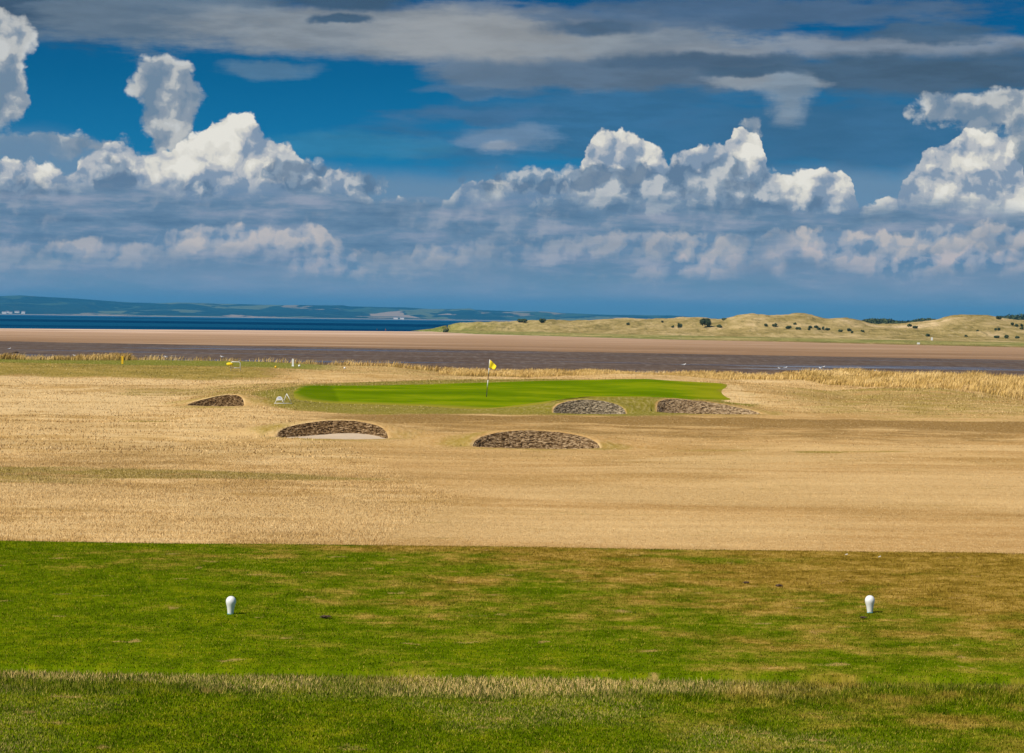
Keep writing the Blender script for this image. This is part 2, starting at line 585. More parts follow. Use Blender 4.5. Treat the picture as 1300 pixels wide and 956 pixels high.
# ------------------------------------------------------------------ golf course ground
# bunkers: left px, right px, front lip y, crown y, depth of the pit in metres, floor below the lip, lean of the crown
BUNK = [
    dict(l=233, r=307, lip=515, top=500.5, D=2.2, floor=0.16, skew=0.6),
    dict(l=346, r=490, lip=557.5, top=533, D=2.6, floor=0.02, skew=0.10),
    dict(l=600, r=761, lip=570, top=546, D=2.6, floor=0.20, skew=-0.12),
    dict(l=704, r=794, lip=526, top=507, D=2.2, floor=0.12, skew=-0.05),
    dict(l=838, r=966, lip=526, top=508, D=2.4, floor=0.12, skew=-0.55),
]
FIELD = ([-400, 16.9, 18.6, 21, 26, 45, 60, 88, 121, 165, 190, 600], [6.25, 6.25, 5.4, 4.5, 3.75, 3.30, 3.14, 3.0, 3.0, 3.25, 3.45, 3.45])


def base_h(X, Y):
    X = np.asarray(X, float); Y = np.asarray(Y, float)
    z = np.interp(Y, *FIELD)
    far = sstep(Y, 30, 60)
    z = z + far * 0.26 * (fbm(X / 14, Y / 9, 3, 5) - 0.5) + far * 0.05 * (fbm(X / 3.0, Y / 2.2, 3, 8) - 0.5)
    # hummocky ground from the bunkers to the shore, calm on the green itself
    calm = 1 - (1 - sstep(np.abs(X - 0.5), 15.5, 19)) * sstep(Y, 119, 122) * (1 - sstep(Y, 152, 158))
    tee2 = 1 - sstep(X, -75, -60) * (1 - sstep(X, -12, -6)) * sstep(Y, 166, 172)
    hum = sstep(Y, 84, 98) * calm * tee2
    z = z + hum * (0.34 * (fbm(X / 6.5 + 3, Y / 5.5, 3, 91) - 0.5) + 0.10 * (fbm(X / 2.2, Y / 2.0, 2, 95) - 0.5))
    # the raised green
    A = np.interp(X, [-21, -13, 0, 9, 15, 22], [0.0, 0.62, 0.85, 1.05, 0.75, 0.15])
    Yb = np.interp(X, [-14, 0, 10], [144, 150, 156])
    z = z + A * sstep(Y, 120.5, Yb) * (1 - sstep(Y, Yb + 3, Yb + 17))
    # second teeing ground at the back on the left
    lat = sstep(X, -75, -60) * (1 - 0.35 * sstep(X, -22, -12)) * (1 - sstep(X, -12, -3))
    z = z + 0.74 * lat * sstep(Y, 167, 178) * (1 - sstep(Y, 191, 197))
    # rough hummocks on the right
    rt = sstep(X, 14, 30)
    z = z + rt * sstep(Y, 118, 150) * (0.02 + 0.9 * (fbm(X / 7, Y / 9, 3, 21) - 0.4))
    # shore bank
    edge = 197 + 4 * (fbm(X / 12, Y * 0, 3, 31) - 0.5) + np.maximum(0, np.abs(X) - 60) * 0.1
    z = z - (z + 0.6) * sstep(Y, edge, edge + 12)
    return z


for b in BUNK:
    zl = 3.0
    for _ in range(4):
        p0 = at_z(b['l'], b['lip'], zl); p1 = at_z(b['r'], b['lip'], zl)
        b['cx'] = (p0.x + p1.x) / 2
        b['yl'] = at_z((b['l'] + b['r']) / 2, b['lip'], zl).y
        b['cy'] = b['yl'] + b['D'] / 2
        zl = float(base_h(b['cx'], b['yl']))
    b['rx'] = (p1.x - p0.x) / 2 + 0.03
    b['zl'] = zl
    sc_y = b['yl'] + b['D']
    want = at_y((b['l'] + b['r']) / 2, b['top'], sc_y).z
    b['H'] = want - float(base_h(b['cx'], sc_y))


def bprof(b, th):
    s = np.clip(np.sin(th), 0, 1)
    pr = s ** 0.75 * (1 + b['skew'] * np.cos(th))
    tt = np.linspace(0, math.pi, 200)
    mxv = (np.sin(tt) ** 0.75 * (1 + b['skew'] * np.cos(tt))).max()
    return pr / mxv


def height(X, Y):
    z = base_h(X, Y)
    X = np.asarray(X, float); Y = np.asarray(Y, float)
    for b in BUNK:
        ex = (X - b['cx']) / b['rx']; ey = (Y - b['cy']) / (b['D'] / 2)
        rho = np.sqrt(ex ** 2 + ey ** 2)
        th = np.arctan2(ey, ex)
        # fall-off measured in metres from the rim, gentler behind than beside
        dist = (rho - 1) * (b['D'] / 2 * np.abs(np.sin(th)) + b['rx'] * np.abs(np.cos(th)))
        fall = 1 - sstep(dist, 0.25, 6.5)
        low = b['zl'] - z
        z = z + np.where(rho < 6, b['H'] * bprof(b, th) * fall, 0) + np.where(th < 0, low * (1 - sstep(rho, 1, 1.8)), 0) * 0.9
    return z


def hz(x, y):
    return float(height(np.array([x]), np.array([y]))[0])


def on_ground(px, py, y0=20, y1=205):
    """where the line of sight through a photograph point first meets the course"""
    d = ray(px, py)
    ys = np.linspace(y0, y1, 1500)
    xs = d.x / d.y * ys
    g = height(xs, ys)
    l = EYE + d.z / d.y * ys
    k = np.argmax(g >= l)
    if g[k] < l[k]:
        k = np.argmin(l - g)
    return Vector((xs[k], ys[k], g[k]))


# zone masks as patches in plan (centre X, Y, radii), soft
def patch(X, Y, cx, cy, rx, ry):
    return np.clip(1.35 - np.sqrt(((X - cx) / rx) ** 2 + ((Y - cy) / ry) ** 2), 0, 1) / 0.35 * 0.999


def zones(X, Y):
    X = np.asarray(X, float); Y = np.asarray(Y, float)
    mxm = np.maximum
    px = 650 + X / np.maximum(Y, 1) * FPX
    green = np.zeros_like(X)

    def P_(a, x, y, rx, ry, v=1.0):
        g = at_z(x, y, 3.1)
        return mxm(a, v * np.clip(patch(X, Y, g.x, g.y, rx, ry), 0, 1))
    green = P_(green, 120, 600, 7.5, 2.2, 0.75)
    green = P_(green, 20, 612, 3.0, 1.5, 0.5)
    green = P_(green, 270, 500, 5.5, 7.0, 0.55)
    green = P_(green, 355, 507, 4.5, 7.5, 0.6)
    for b in BUNK:
        ring = np.sqrt(((X - b['cx']) / (b['rx'] + 1.4)) ** 2 + ((Y - b['cy'] - .5) / (b['D'] / 2 + 2.2)) ** 2)
        green = mxm(green, 0.42 * (1 - sstep(ring, 0.85, 1.25)))
    # apron round the green
    a = np.sqrt(((X + 0.6) / 16.2) ** 2 + ((Y - 134.5) / 18.5) ** 2)
    notch = (1 - sstep(np.sqrt(((X - 13.6) / 2.4) ** 2 + ((Y - 142) / 9.0) ** 2), 0.6, 1.0))
    a = a + 0.5 * notch
    green = mxm(green, 0.92 * (1 - sstep(a, 0.88, 1.0)) * sstep(Y, 118.5, 121.0))
    green = mxm(green, 0.95 * sstep(X, -80, -62) * (1 - sstep(X, -22, -14)) * sstep(Y, 166, 171) * (1 - sstep(Y, 193, 196)))
    green = mxm(green, 0.4 * (1 - sstep(np.abs(X + 10), 6, 12)) * sstep(Y, 172, 178))
    green = mxm(green, 0.55 * sstep(X, 13, 20) * sstep(Y, 121, 128) * (1 - sstep(Y, 150, 165)))
    top = sstep(X, -70, -60) * (1 - sstep(X, -17, -13)) * sstep(Y, 177.5, 179.5)
    # smooth fairway on the right, rough stubble on the left
    fair = sstep(px, np.interp(Y, [40, 50, 62, 75, 100], [470, 500, 585, 500, 380]) - 25,
                 np.interp(Y, [40, 50, 62, 75, 100], [470, 500, 585, 500, 380]) + 25) * (1 - sstep(Y, 122, 128))
    # worn brown ground in front of the green
    brown = sstep(Y, 104, 112) * (1 - sstep(Y, 117, 121)) * sstep(X, -12, -6) * 0.9
    brown = mxm(brown, 0.5 * sstep(X, -14, -8) * sstep(Y, 92, 104) * (1 - sstep(Y, 117, 121)))
    brown = mxm(brown, 0.7 * sstep(X, -45, -40) * (1 - sstep(X, -20, -14)) * sstep(Y, 168, 172) * (1 - sstep(Y, 176, 179)))
    pale = sstep(Y, 150, 158) * (1 - sstep(Y, 166, 171)) * (1 - sstep(X, -8, 2))
    pale = mxm(pale, sstep(Y, 168, 172) * (1 - sstep(Y, 182, 186)) * sstep(X, -8, -2) * (1 - sstep(X, 18, 24)))
    pale = mxm(pale, 0.75 * (1 - sstep(X, -22, -14)) * sstep(Y, 112, 118) * (1 - sstep(Y, 142, 150)))
    pale = mxm(pale, 0.7 * (1 - sstep(np.abs(X - 13.5), 0.8, 2.2)) * sstep(Y, 131, 134) * (1 - sstep(Y, 146, 152)))
    for bx, by, rx_, ry_, v_ in ((1140, 503, 4.2, 3.5, 0.75), (1035, 572, 1.0, 0.5, 0.8), (1200, 512, 6.0, 3.0, 0.5), (900, 569, 9.0, 0.5, 0.4), (1245, 530, 7, 3, 0.35), (190, 531, 1.3, 0.8, 0.7)):
        green = P_(green, bx, by, rx_, ry_, v_)
    rims = np.zeros_like(X)
    for b in BUNK:
        ex = (X - b['cx']) / b['rx']; ey = (Y - b['cy']) / (b['D'] / 2)
        rho = np.sqrt(ex ** 2 + ey ** 2); th = np.arctan2(ey, ex)
        dist = (rho - 1) * (b['D'] / 2 * np.abs(np.sin(th)) + b['rx'] * np.abs(np.cos(th)))
        rim = (1 - sstep(dist, 0.0, 0.20)) * 0.6
        rims = mxm(rims, rim)
        pale = mxm(pale, rim * 0.8); green = green * (1 - rim)
        ring2 = sstep(dist, 0.3, 0.6) * (1 - sstep(dist, 0.7, 1.3))
        green = mxm(green, 0.6 * ring2)
    apron = (1 - sstep(a, 0.84, 0.97)) * sstep(Y, 118.5, 122.0) * (1 - rims)
    return dict(apron=apron, greenish=green, topmown=top, fair=fair, brown=brown, pale=pale)


def course_colour(T, pos):
    """colour of the dry links turf, undulation shading painted in, from the zone attributes and noise in metres"""
    pf = T.v('MULTIPLY', pos, (1.0, 1.0, 0.0))
    n_l = T.noise(pf, 0.09, 5, 0.6, '2D')
    n_m = T.noise(T.v('MULTIPLY', pf, (0.7, 1.3, 0)), 0.45, 5, 0.65, '2D')
    n_f = T.noise(pf, 5.0, 4, 0.7, '2D')
    n_r = T.noise(T.v('MULTIPLY', pf, (0.35, 1.6, 0)), 0.30, 6, 0.68, '2D')
    straw = T.ramp(T.mr(n_m, 0.32, 0.68), [(0, (0.47, 0.285, 0.095)), (0.45, (0.65, 0.43, 0.18)), (1, (0.79, 0.57, 0.29))])
    straw = T.mix(T.mul(T.ss(n_r, 0.50, 0.68), 0.6), straw, (0.42, 0.255, 0.080))
    fairc = T.ramp(T.mr(n_r, 0.30, 0.70), [(0, (0.46, 0.270, 0.092)), (0.5, (0.57, 0.355, 0.140)), (1, (0.68, 0.45, 0.195))])
    c = T.mix(T.attr('fair'), straw, fairc)
    n_b = T.noise(T.v('MULTIPLY', pf, (0.45, 1.0, 0)), 0.085, 4, 0.55, '2D', dist=0.6)  # broad turf tones; light and shade of undulations painted in with them
    c = T.mix(T.mul(T.ss(n_l, 0.48, 0.62), 0.42), c, (0.38, 0.225, 0.065))
    c = T.mix(T.mul(T.ss(n_b, 0.50, 0.66), 0.45), c, (0.76, 0.54, 0.265))
    c = T.mix(T.mul(T.sub(1.0, T.ss(n_b, 0.34, 0.46)), 0.30), c, (0.36, 0.23, 0.085))
    brk = T.mad(T.sub(n_m, 0.5), 1.6, 0.0)
    c = T.mix(T.mul(T.ss(T.add(T.attr('brown'), brk), 0.15, 0.8), 0.85), c, (0.26, 0.150, 0.042))
    c = T.mix(T.mul(T.ss(T.add(T.attr('pale'), brk), 0.25, 0.75), 0.8), c, (0.76, 0.55, 0.28))
    gcol = T.ramp(T.mr(n_m, 0.3, 0.7), [(0, (0.17, 0.145, 0.018)), (0.5, (0.29, 0.215, 0.040)), (1, (0.40, 0.28, 0.07))])
    c = T.mix(T.ss(T.add(T.attr('greenish'), T.mul(brk, 1.2)), 0.22, 0.85), c, gcol)
    c = T.mix(T.mul(T.ss(T.add(T.attr('apron'), T.mul(brk, 0.8)), 0.25, 0.9), 0.7), c, T.mix(n_m, (0.16, 0.17, 0.010), (0.26, 0.22, 0.03)))
    c = T.mix(T.mul(T.attr('topmown'), 0.9), c, T.mix(n_m, (0.13, 0.17, 0.010), (0.21, 0.22, 0.022)))
    # grain of single tufts
    c = T.mix(T.mul(T.ss(n_f, 0.40, 0.72), 0.45), T.mix(1.0, c, (0.80, 0.78, 0.74), 'MULTIPLY'), T.mix(0.5, c, (0.66, 0.50, 0.27)))
    return c, n_f, n_m


def near_colour(T, pos):
    """albedo of the teeing ground and its surround: green turf worn to brown"""
    pf = T.v('MULTIPLY', pos, (1.0, 1.0, 0.0))
    x, y, _ = T.sep(pos)
    n1 = T.noise(T.v('MULTIPLY', pf, (0.75, 1.0, 0)), 0.75, 6, 0.66, '2D')
    n2 = T.noise(T.v('ADD', pf, (40, 3, 0)), 3.2, 5, 0.7, '2D')
    n3 = T.noise(T.v('ADD', pf, (7, 30, 0)), 14.0, 4, 0.7, '2D')
    # brown grows towards the back and the right-hand side
    f = T.mad(T.sub(x, 0.35), 0.20, T.mad(T.sub(y, 13.6), 0.13, 0.0))
    n0 = T.noise(T.v('MULTIPLY', T.v('ADD', pf, (11, 5, 0)), (0.7, 1.1, 0)), 1.7, 5, 0.68, '2D')
    f = T.add(f, T.mad(T.sub(n0, 0.5), 1.3, T.mul(T.sub(n1, 0.5), 2.4)))
    f = T.add(f, T.mul(T.sub(n2, 0.5), 1.5))
    g = T.ramp(T.mr(T.mad(T.sub(n3, 0.5), 0.7, n2), 0.25, 0.75), [(0, (0.054, 0.086, 0.001)), (0.5, (0.098, 0.145, 0.0015)), (1, (0.18, 0.195, 0.004))])
    bcol = T.ramp(T.mr(T.mad(T.sub(n3, 0.5), 0.8, n2), 0.25, 0.75), [(0, (0.13, 0.080, 0.008)), (0.5, (0.25, 0.162, 0.022)), (1, (0.42, 0.27, 0.065))])
    c = T.mix(T.ss(f, -0.35, 0.70), g, bcol)
    # small bare scars
    sp = T.voro(T.v('MULTIPLY', T.v('ADD', pf, T.v('MULTIPLY', T.noise(pf, 6.0, 3, 0.6, '2D', color=True), (0.25, 0.25, 0))), (0.7, 1.1, 0)), 1.5, 'F1', '2D')
    c = T.mix(T.mul(T.sub(1.0, T.ss(T.mad(T.sub(n3, 0.5), 0.10, sp), 0.012, 0.045)), 0.6), c, (0.44, 0.28, 0.10))
    # drier unmown strip in front of the teeing ground
    strip = T.mul(T.ss(T.mad(T.sub(n2, 0.5), -0.6, T.mad(x, 0.02, y)), 10.55, 10.85), 0.0)
    return c, n2, n3, f


# --- ground sheet
def axis(lo, hi, step, out_lo, out_hi, g=1.22):
    a = list(np.arange(lo, hi + 1e-6, step))
    s = step
    while a[-1] < out_hi:
        s *= g
        a.append(a[-1] + s)
    s = step
    pre = []
    v = lo
    while v > out_lo:
        s *= g
        v -= s
        pre.append(v)
    return np.array(pre[::-1] + a)


ground_mat, T, bsdf = principled('dry_links_turf')
geo = T.n.new('ShaderNodeNewGeometry')
cc, nf_, nm_ = course_colour(T, geo.outputs['Position'])
nc, n2_, n3_, _f = near_colour(T, geo.outputs['Position'])
yy = T.sep(geo.outputs['Position'])[1]
T.put(bsdf.inputs['Base Color'], T.mix(T.ss(yy, 17.4, 20.0), nc, cc))
bsdf.inputs['Roughness'].default_value = 0.9
bsdf.inputs['Specular IOR Level'].default_value = 0.0
bmp = T.n.new('ShaderNodeBump')
bmp.inputs['Strength'].default_value = 0.7
bmp.inputs['Distance'].default_value = 0.08
T.put(bmp.inputs['Height'], T.add(nf_, T.mul(nm_, 2.0)))
T.l.new(bmp.outputs[0], bsdf.inputs['Normal'])

gx = axis(-48, 48, 0.4, -1500, 1500)
gy = np.concatenate([-(np.geomspace(1, 400, 24)[::-1]) + 0.0, np.arange(0.5, 30, 0.25), np.arange(30, 212, 0.4), np.array([214, 218, 224, 232])])
GX, GY = np.meshgrid(gx, gy)
GZ = height(GX, GY)
cxm = (GX[:-1, :-1] + GX[1:, 1:]) / 2; cym = (GY[:-1, :-1] + GY[1:, 1:]) / 2
keep = np.ones_like(cxm, bool)
extra = []
for b in BUNK:
    mgx = 0.75 / b['rx']; mgy = 0.75 / (b['D'] / 2)
    keep &= (((cxm - b['cx']) / (b['rx'] + 0.42)) ** 2 + ((cym - b['cy']) / (b['D'] / 2 + 0.42)) ** 2) > 1
    # collar of fine turf joining the rim of the pit to the sheet
    n = 128
    th = np.linspace(0, 2 * math.pi, n + 1)
    rows = []
    offs = [0.0, 0.06, 0.15, 0.3, 0.5, 0.75, 1.0, 1.2]
    lift = [-0.02, 0.015, 0.02, 0.014, 0.012, 0.006, 0.0, -0.06]
    for o_, l_ in zip(offs, lift):
        x = b['cx'] + (b['rx'] + o_) * np.cos(th)
        y = b['cy'] + (b['D'] / 2 + o_) * np.sin(th)
        jag = 0.03 * (fbm(th * 9, th * 0 + o_ * 3, 3, 4) - 0.5)
        rows.append(np.stack([x, y, height(x, y) + l_ * (0.4 if False else 1) + jag], -1))
    R_ = np.stack(rows)
    i = np.arange(len(offs) * (n + 1)).reshape(len(offs), n + 1)
    ef = np.stack([i[:-1, :-1], i[1:, :-1], i[1:, 1:], i[:-1, 1:]], -1).reshape(-1, 4)
    ev = R_.reshape(-1, 3)
    extra.append((ev, ef, zones(ev[:, 0], ev[:, 1])))
ground = grid_np('ground', GX, GY, GZ, ground_mat, keep, zones(GX, GY), extra)
tag(ground, kind='structure')

# --- teeing ground: a mown sheet with a crisp back edge
tee_mat, T, bsdf = principled('teeing_ground_turf')
geo = T.n.new('ShaderNodeNewGeometry')
nc, n2_, n3_, _f = near_colour(T, geo.outputs['Position'])
T.put(bsdf.inputs['Base Color'], nc)
bsdf.inputs['Roughness'].default_value = 0.85
bsdf.inputs['Specular IOR Level'].default_value = 0.0
bmp = T.n.new('ShaderNodeBump')
bmp.inputs['Strength'].default_value = 0.6
bmp.inputs['Distance'].default_value = 0.02
T.put(bmp.inputs['Height'], T.add(n3_, n2_))
T.l.new(bmp.outputs[0], bsdf.inputs['Normal'])


def tee_z(x, y):
    return 6.29 + 0.02 * (fbm(np.asarray(x) / 1.5, np.asarray(y) / 1.5, 3, 77) - 0.5)


tx = np.linspace(-14, 14, 113)
ty = np.concatenate([[11.02], np.linspace(11.05, 17.05, 49), [17.10, 17.13]])
TX, TY = np.meshgrid(tx, ty)
TY = TY + np.where(TY > 17, 0.02 * (fbm(TX * 2, TX * 0, 3, 9) - 0.5), 0)
TZ = tee_z(TX, TY)
TZ[0] = 6.20; TZ[-1] = 6.15
tag(grid_np('teeing_ground', TX, TY, TZ, tee_mat), kind='structure')

# --- putting green, laid on its mound
outline = [(371, 503), (376, 494), (384, 489.8), (424, 490), (480, 489.6), (536, 488.6), (620, 486), (650, 485), (700, 483.6), (754, 482.5), (823, 481.6),
           (868, 484.6), (922, 487.5), (924, 491), (915, 496), (918, 502), (932, 508), (905, 508.5), (881, 507), (843, 505), (800, 504), (749, 504.6), (711, 509.5), (680, 514), (640, 518),
           (574, 518), (523, 515), (472, 513.5), (414, 512), (381, 508.5)]
gpoly = [on_ground(*p, y0=119, y1=158) for p in outline]
# smooth the outline
gp = np.array([(p.x, p.y) for p in gpoly])


def chaikin(p, n=2):
    for _ in range(n):
        q = np.roll(p, -1, 0)
        p = np.stack([0.75 * p + 0.25 * q, 0.25 * p + 0.75 * q], 1).reshape(-1, 2)
    return p


gp = chaikin(gp, 2)


def inside_poly(X, Y, poly):
    ins = np.zeros(X.shape, bool)
    n = len(poly)
    for i in range(n):
        x0, y0 = poly[i]; x1, y1 = poly[(i + 1) % n]
        c = ((y0 > Y) != (y1 > Y)) & (X < (x1 - x0) * (Y - y0) / (y1 - y0 + 1e-12) + x0)
        ins ^= c
    return ins


def dist_poly(X, Y, poly):
    d = np.full(X.shape, 1e9)
    n = len(poly)
    for i in range(n):
        a = poly[i]; e = poly[(i + 1) % n] - a
        t = np.clip(((X - a[0]) * e[0] + (Y - a[1]) * e[1]) / (e @ e + 1e-12), 0, 1)
        d = np.minimum(d, np.hypot(X - a[0] - t * e[0], Y - a[1] - t * e[1]))
    return np.where(inside_poly(X, Y, poly), d, -d)


gxx = np.arange(gp[:, 0].min() - 1, gp[:, 0].max() + 1, 0.25)
gyy = np.arange(gp[:, 1].min() - 1, gp[:, 1].max() + 1, 0.25)
PX_, PY_ = np.meshgrid(gxx, gyy)
sdf = dist_poly(PX_, PY_, gp)
PZ_ = height(PX_, PY_) + np.clip(sdf * 0.25, -0.05, 0.035)
for b in BUNK:   # never let the green overhang a pit
    r_ = np.sqrt(((PX_ - b['cx']) / (b['rx'] + 0.6)) ** 2 + ((PY_ - b['cy']) / (b['D'] / 2 + 0.6)) ** 2)
    sdf = np.where(r_ < 1, -1, sdf)
cs = (sdf[:-1, :-1] + sdf[1:, 1:]) / 2
green_mat, T, bsdf = principled('putting_green_turf')
geo = T.n.new('ShaderNodeNewGeometry')
pp = geo.outputs['Position']
x_, y_, _ = T.sep(pp)
wob = T.noise(pp, 0.06, 2, 0.5, '2D')
lane = T.m('SINE', T.mul(T.add(T.mad(y_, 1.0, T.mul(x_, 0.16)), T.mul(wob, 9.0)), 1.25))
gn = T.noise(T.v('MULTIPLY', pp, (0.5, 1.0, 0)), 0.30, 5, 0.6, '2D')
g1 = T.mix(T.mad(T.ss(lane, -0.6, 0.6), 0.55, 0.2), (0.088, 0.150, 0.0008), (0.125, 0.190, 0.0012))
g1 = T.mix(T.mul(T.ss(gn, 0.44, 0.64), 0.85), g1, (0.185, 0.23, 0.003))
g1 = T.mix(T.mul(T.sub(1.0, T.ss(gn, 0.34, 0.46)), 0.5), g1, (0.070, 0.125, 0.0008))
fw = T.mr(y_, 128.0, 134.0, 2.4, 0.35)
fr = T.mr(T.mad(T.sub(gn, 0.5), 2.0, T.attr('edge')), -0.2, fw, 0.0, 1.0, True)
g1 = T.mix(T.mul(T.sub(1.0, T.ss(T.mad(T.sub(y_, 138), 0.12, x_), -11.0, -10.7)), 0.6), g1, (0.060, 0.110, 0.001))
g1 = T.mix(T.mul(T.ss(T.mad(T.sub(gn, 0.5), 6, x_), 9.5, 13.0), 0.5), g1, (0.27, 0.24, 0.01))
T.put(bsdf.inputs['Base Color'], T.mix(fr, (0.235, 0.20, 0.022), g1))
bsdf.inputs['Roughness'].default_value = 0.8
bsdf.inputs['Specular IOR Level'].default_value = 0.0
tag(grid_np('putting_green', PX_, PY_, PZ_, green_mat, cs > -0.15, dict(edge=sdf)), kind='structure')


# ------------------------------------------------------------------ bunkers
sod_mat, T, bsdf = principled('stacked_sod_face')
geo = T.n.new('ShaderNodeNewGeometry')
tcn = T.n.new('ShaderNodeTexCoord')
pz = T.v('MULTIPLY', geo.outputs['Position'], (1.0, 1.0, 2.6))
na = T.noise(pz, 9.5, 5, 0.78)
nb = T.noise(geo.outputs['Position'], 1.1, 3, 0.6)
lay = T.voro(T.v('ADD', pz, T.v('MULTIPLY', T.noise(pz, 4.0, 2, 0.5, color=True), (0.2, 0.2, 0.2))), 11.0, 'F1', '3D', color=True)
tone = T.mad(T.sub(na, 0.5), 1.9, T.mad(T.sub(T.sep(lay)[0], 0.5), 0.95, 0.5))
tone = T.add(tone, T.mul(T.sub(T.attr('tone'), 0.5), 0.9))
sodc = T.ramp(tone, [(0.0, (0.060, 0.033, 0.014)), (0.35, (0.18, 0.108, 0.048)), (0.65, (0.34, 0.22, 0.11)), (1.0, (0.56, 0.40, 0.23))])
sodc = T.mix(T.mul(T.attr('grey'), 0.7), sodc, T.ramp(tone, [(0.0, (0.055, 0.06, 0.045)), (0.5, (0.20, 0.20, 0.15)), (1.0, (0.42, 0.40, 0.31))]))
T.put(bsdf.inputs['Base Color'], sodc)
bsdf.inputs['Roughness'].default_value = 0.95
bsdf.inputs['Specular IOR Level'].default_value = 0.0
bmp = T.n.new('ShaderNodeBump')
bmp.inputs['Strength'].default_value = 1.0
bmp.inputs['Distance'].default_value = 0.10
T.put(bmp.inputs['Height'], na)
T.l.new(bmp.outputs[0], bsdf.inputs['Normal'])
sand_mat = simple('bunker_sand', (0.47, 0.37, 0.26), 0.95, var=0.12, scale=3.0, spec=0.1)
BL = [('small bunker with a dark ragged sod face, leftmost of all, left of the sign stand', 0.22, 0.0),
      ('wide bunker with a dark sod face and a crescent of pale sand along its floor', 0.36, 0.0),
      ('widest brown sod faced bunker, nearest to the tee, in the middle of the dry fairway', 0.50, 0.05),
      ('greyish arched bunker cut into the front of the green right of the flag', 0.55, 0.75),
      ('long light brown bunker tailing off rightwards beside the front of the green', 0.72, 0.15)]
for b, (lab, tone_, grey_) in zip(BUNK, BL):
    root = bpy.data.objects.new('bunker', None)
    root.location = (b['cx'], b['yl'], b['zl'])
    tag(link(root), lab, 'bunker', 'pot bunkers around the green')
    off = np.array(root.location)
    nth = 260
    nrow = 34
    th = np.linspace(-0.5, math.pi + 0.5, nth)
    rimz_x = b['cx'] + b['rx'] * np.cos(th); rimz_y = b['cy'] + b['D'] / 2 * np.sin(th)
    topz = height(rimz_x, rimz_y) - 0.015
    fl = b['zl'] - b['floor'] - 0.12
    V_ = []
    for r in range(nrow):
        t = r / (nrow - 1)
        hgt = fl + (topz - fl) * t
        lay_i = np.floor((hgt - fl) / 0.055 + 0.9 * fbm(th * 5, th * 0 + 3, 3, 61))
        lip_ = 0.055 * (vnoise(lay_i * 3.7, np.round(th * 14) * 1.3, 17) - 0.5) + 0.05 * (fbm(th * 26, hgt * 9, 3, 23) - 0.5)
        inset = (1 - t) * 0.28 + lip_ * (1 if 0 < r < nrow - 1 else 0) + (0.02 if r < nrow - 1 else -0.03)
        # turf skin overhangs the face a little
        x = b['cx'] + (b['rx'] - inset) * np.cos(th)
        y = b['cy'] + (b['D'] / 2 - inset) * np.sin(th)
        V_.append(np.stack([x, y, hgt], -1))
    V_ = np.stack(V_) - off
    i = np.arange(nrow * nth).reshape(nrow, nth)
    f = np.stack([i[:-1, :-1], i[1:, :-1], i[1:, 1:], i[:-1, 1:]], -1).reshape(-1, 4)
    n = nrow * nth
    mesh_np('sod_face', V_.reshape(-1, 3), f.ravel(), 4, sod_mat, False, root, attrs=dict(tone=np.full(n, tone_), grey=np.full(n, grey_)))
    # sand floor
    rr = np.linspace(0, 1, 14); tt = np.linspace(0, 2 * math.pi, 97)
    RR, TT = np.meshgrid(rr, tt, indexing='ij')
    X = b['cx'] + (b['rx'] - 0.0) * RR * np.cos(TT); Y = b['cy'] + (b['D'] / 2 - 0.0) * RR * np.sin(TT)
    Z = b['zl'] - b['floor'] + 0.10 * np.clip(RR * np.sin(TT), 0, 1) ** 2 + 0.03 * (fbm(X * 2, Y * 2, 3, 5) - 0.5) - 0.02
    Z = np.where(np.sin(TT) < 0, np.minimum(Z, b['zl'] - 0.02), Z)
    if b is BUNK[1]:
        Z = Z + 0.12 * sstep((X - b['cx']) / b['rx'], -0.6, 0.4) * np.clip(RR * np.sin(TT) + 0.3, 0, 1)
    i = np.arange(RR.size).reshape(RR.shape)
    f = np.stack([i[:-1, :-1], i[1:, :-1], i[1:, 1:], i[:-1, 1:]], -1).reshape(-1, 4)
    mesh_np('sand_floor', np.stack([X, Y, Z], -1).reshape(-1, 3) - off, f.ravel(), 4, sand_mat, True, root)

# ------------------------------------------------------------------ shore, sea
def strip_sheet(name, front, back, z0, z1, mat, nx=220, ny=24, rag=0.0):
    """sheet between two curves Y = front(X), back(X); attribute t runs from 0 at the front to 1 at the back"""
    s = np.linspace(-1, 1, nx)
    t = np.linspace(0, 1, ny)
    SS_, TT_ = np.meshgrid(s, t)
    X = 900 * np.sign(SS_) * np.abs(SS_) ** 1.7
    F_ = front(X); B_ = back(X)
    Y = F_ + (B_ - F_) * TT_
    Y = Y + rag * (fbm(X / 6, X * 0, 4, 3) - 0.5) * (TT_ == 0) + rag * (fbm(X / 6, X * 0, 4, 8) - 0.5) * (TT_ == 1)
    Z = z0 + (z1 - z0) * TT_
    return grid_np(name, X, Y, Z, mat, None, dict(t=TT_))


LIM = ([-2000, -145, 121, 900], [1380, 645, 537, 300])
def mud_back(X): return np.interp(X, *LIM)
def sand_back(X): return np.interp(X, [-2000, -260, -52, -20, 60, 900], [250 + 1155 - 1740 * 0, 1155, 1375, 1500, 1500, 1500])


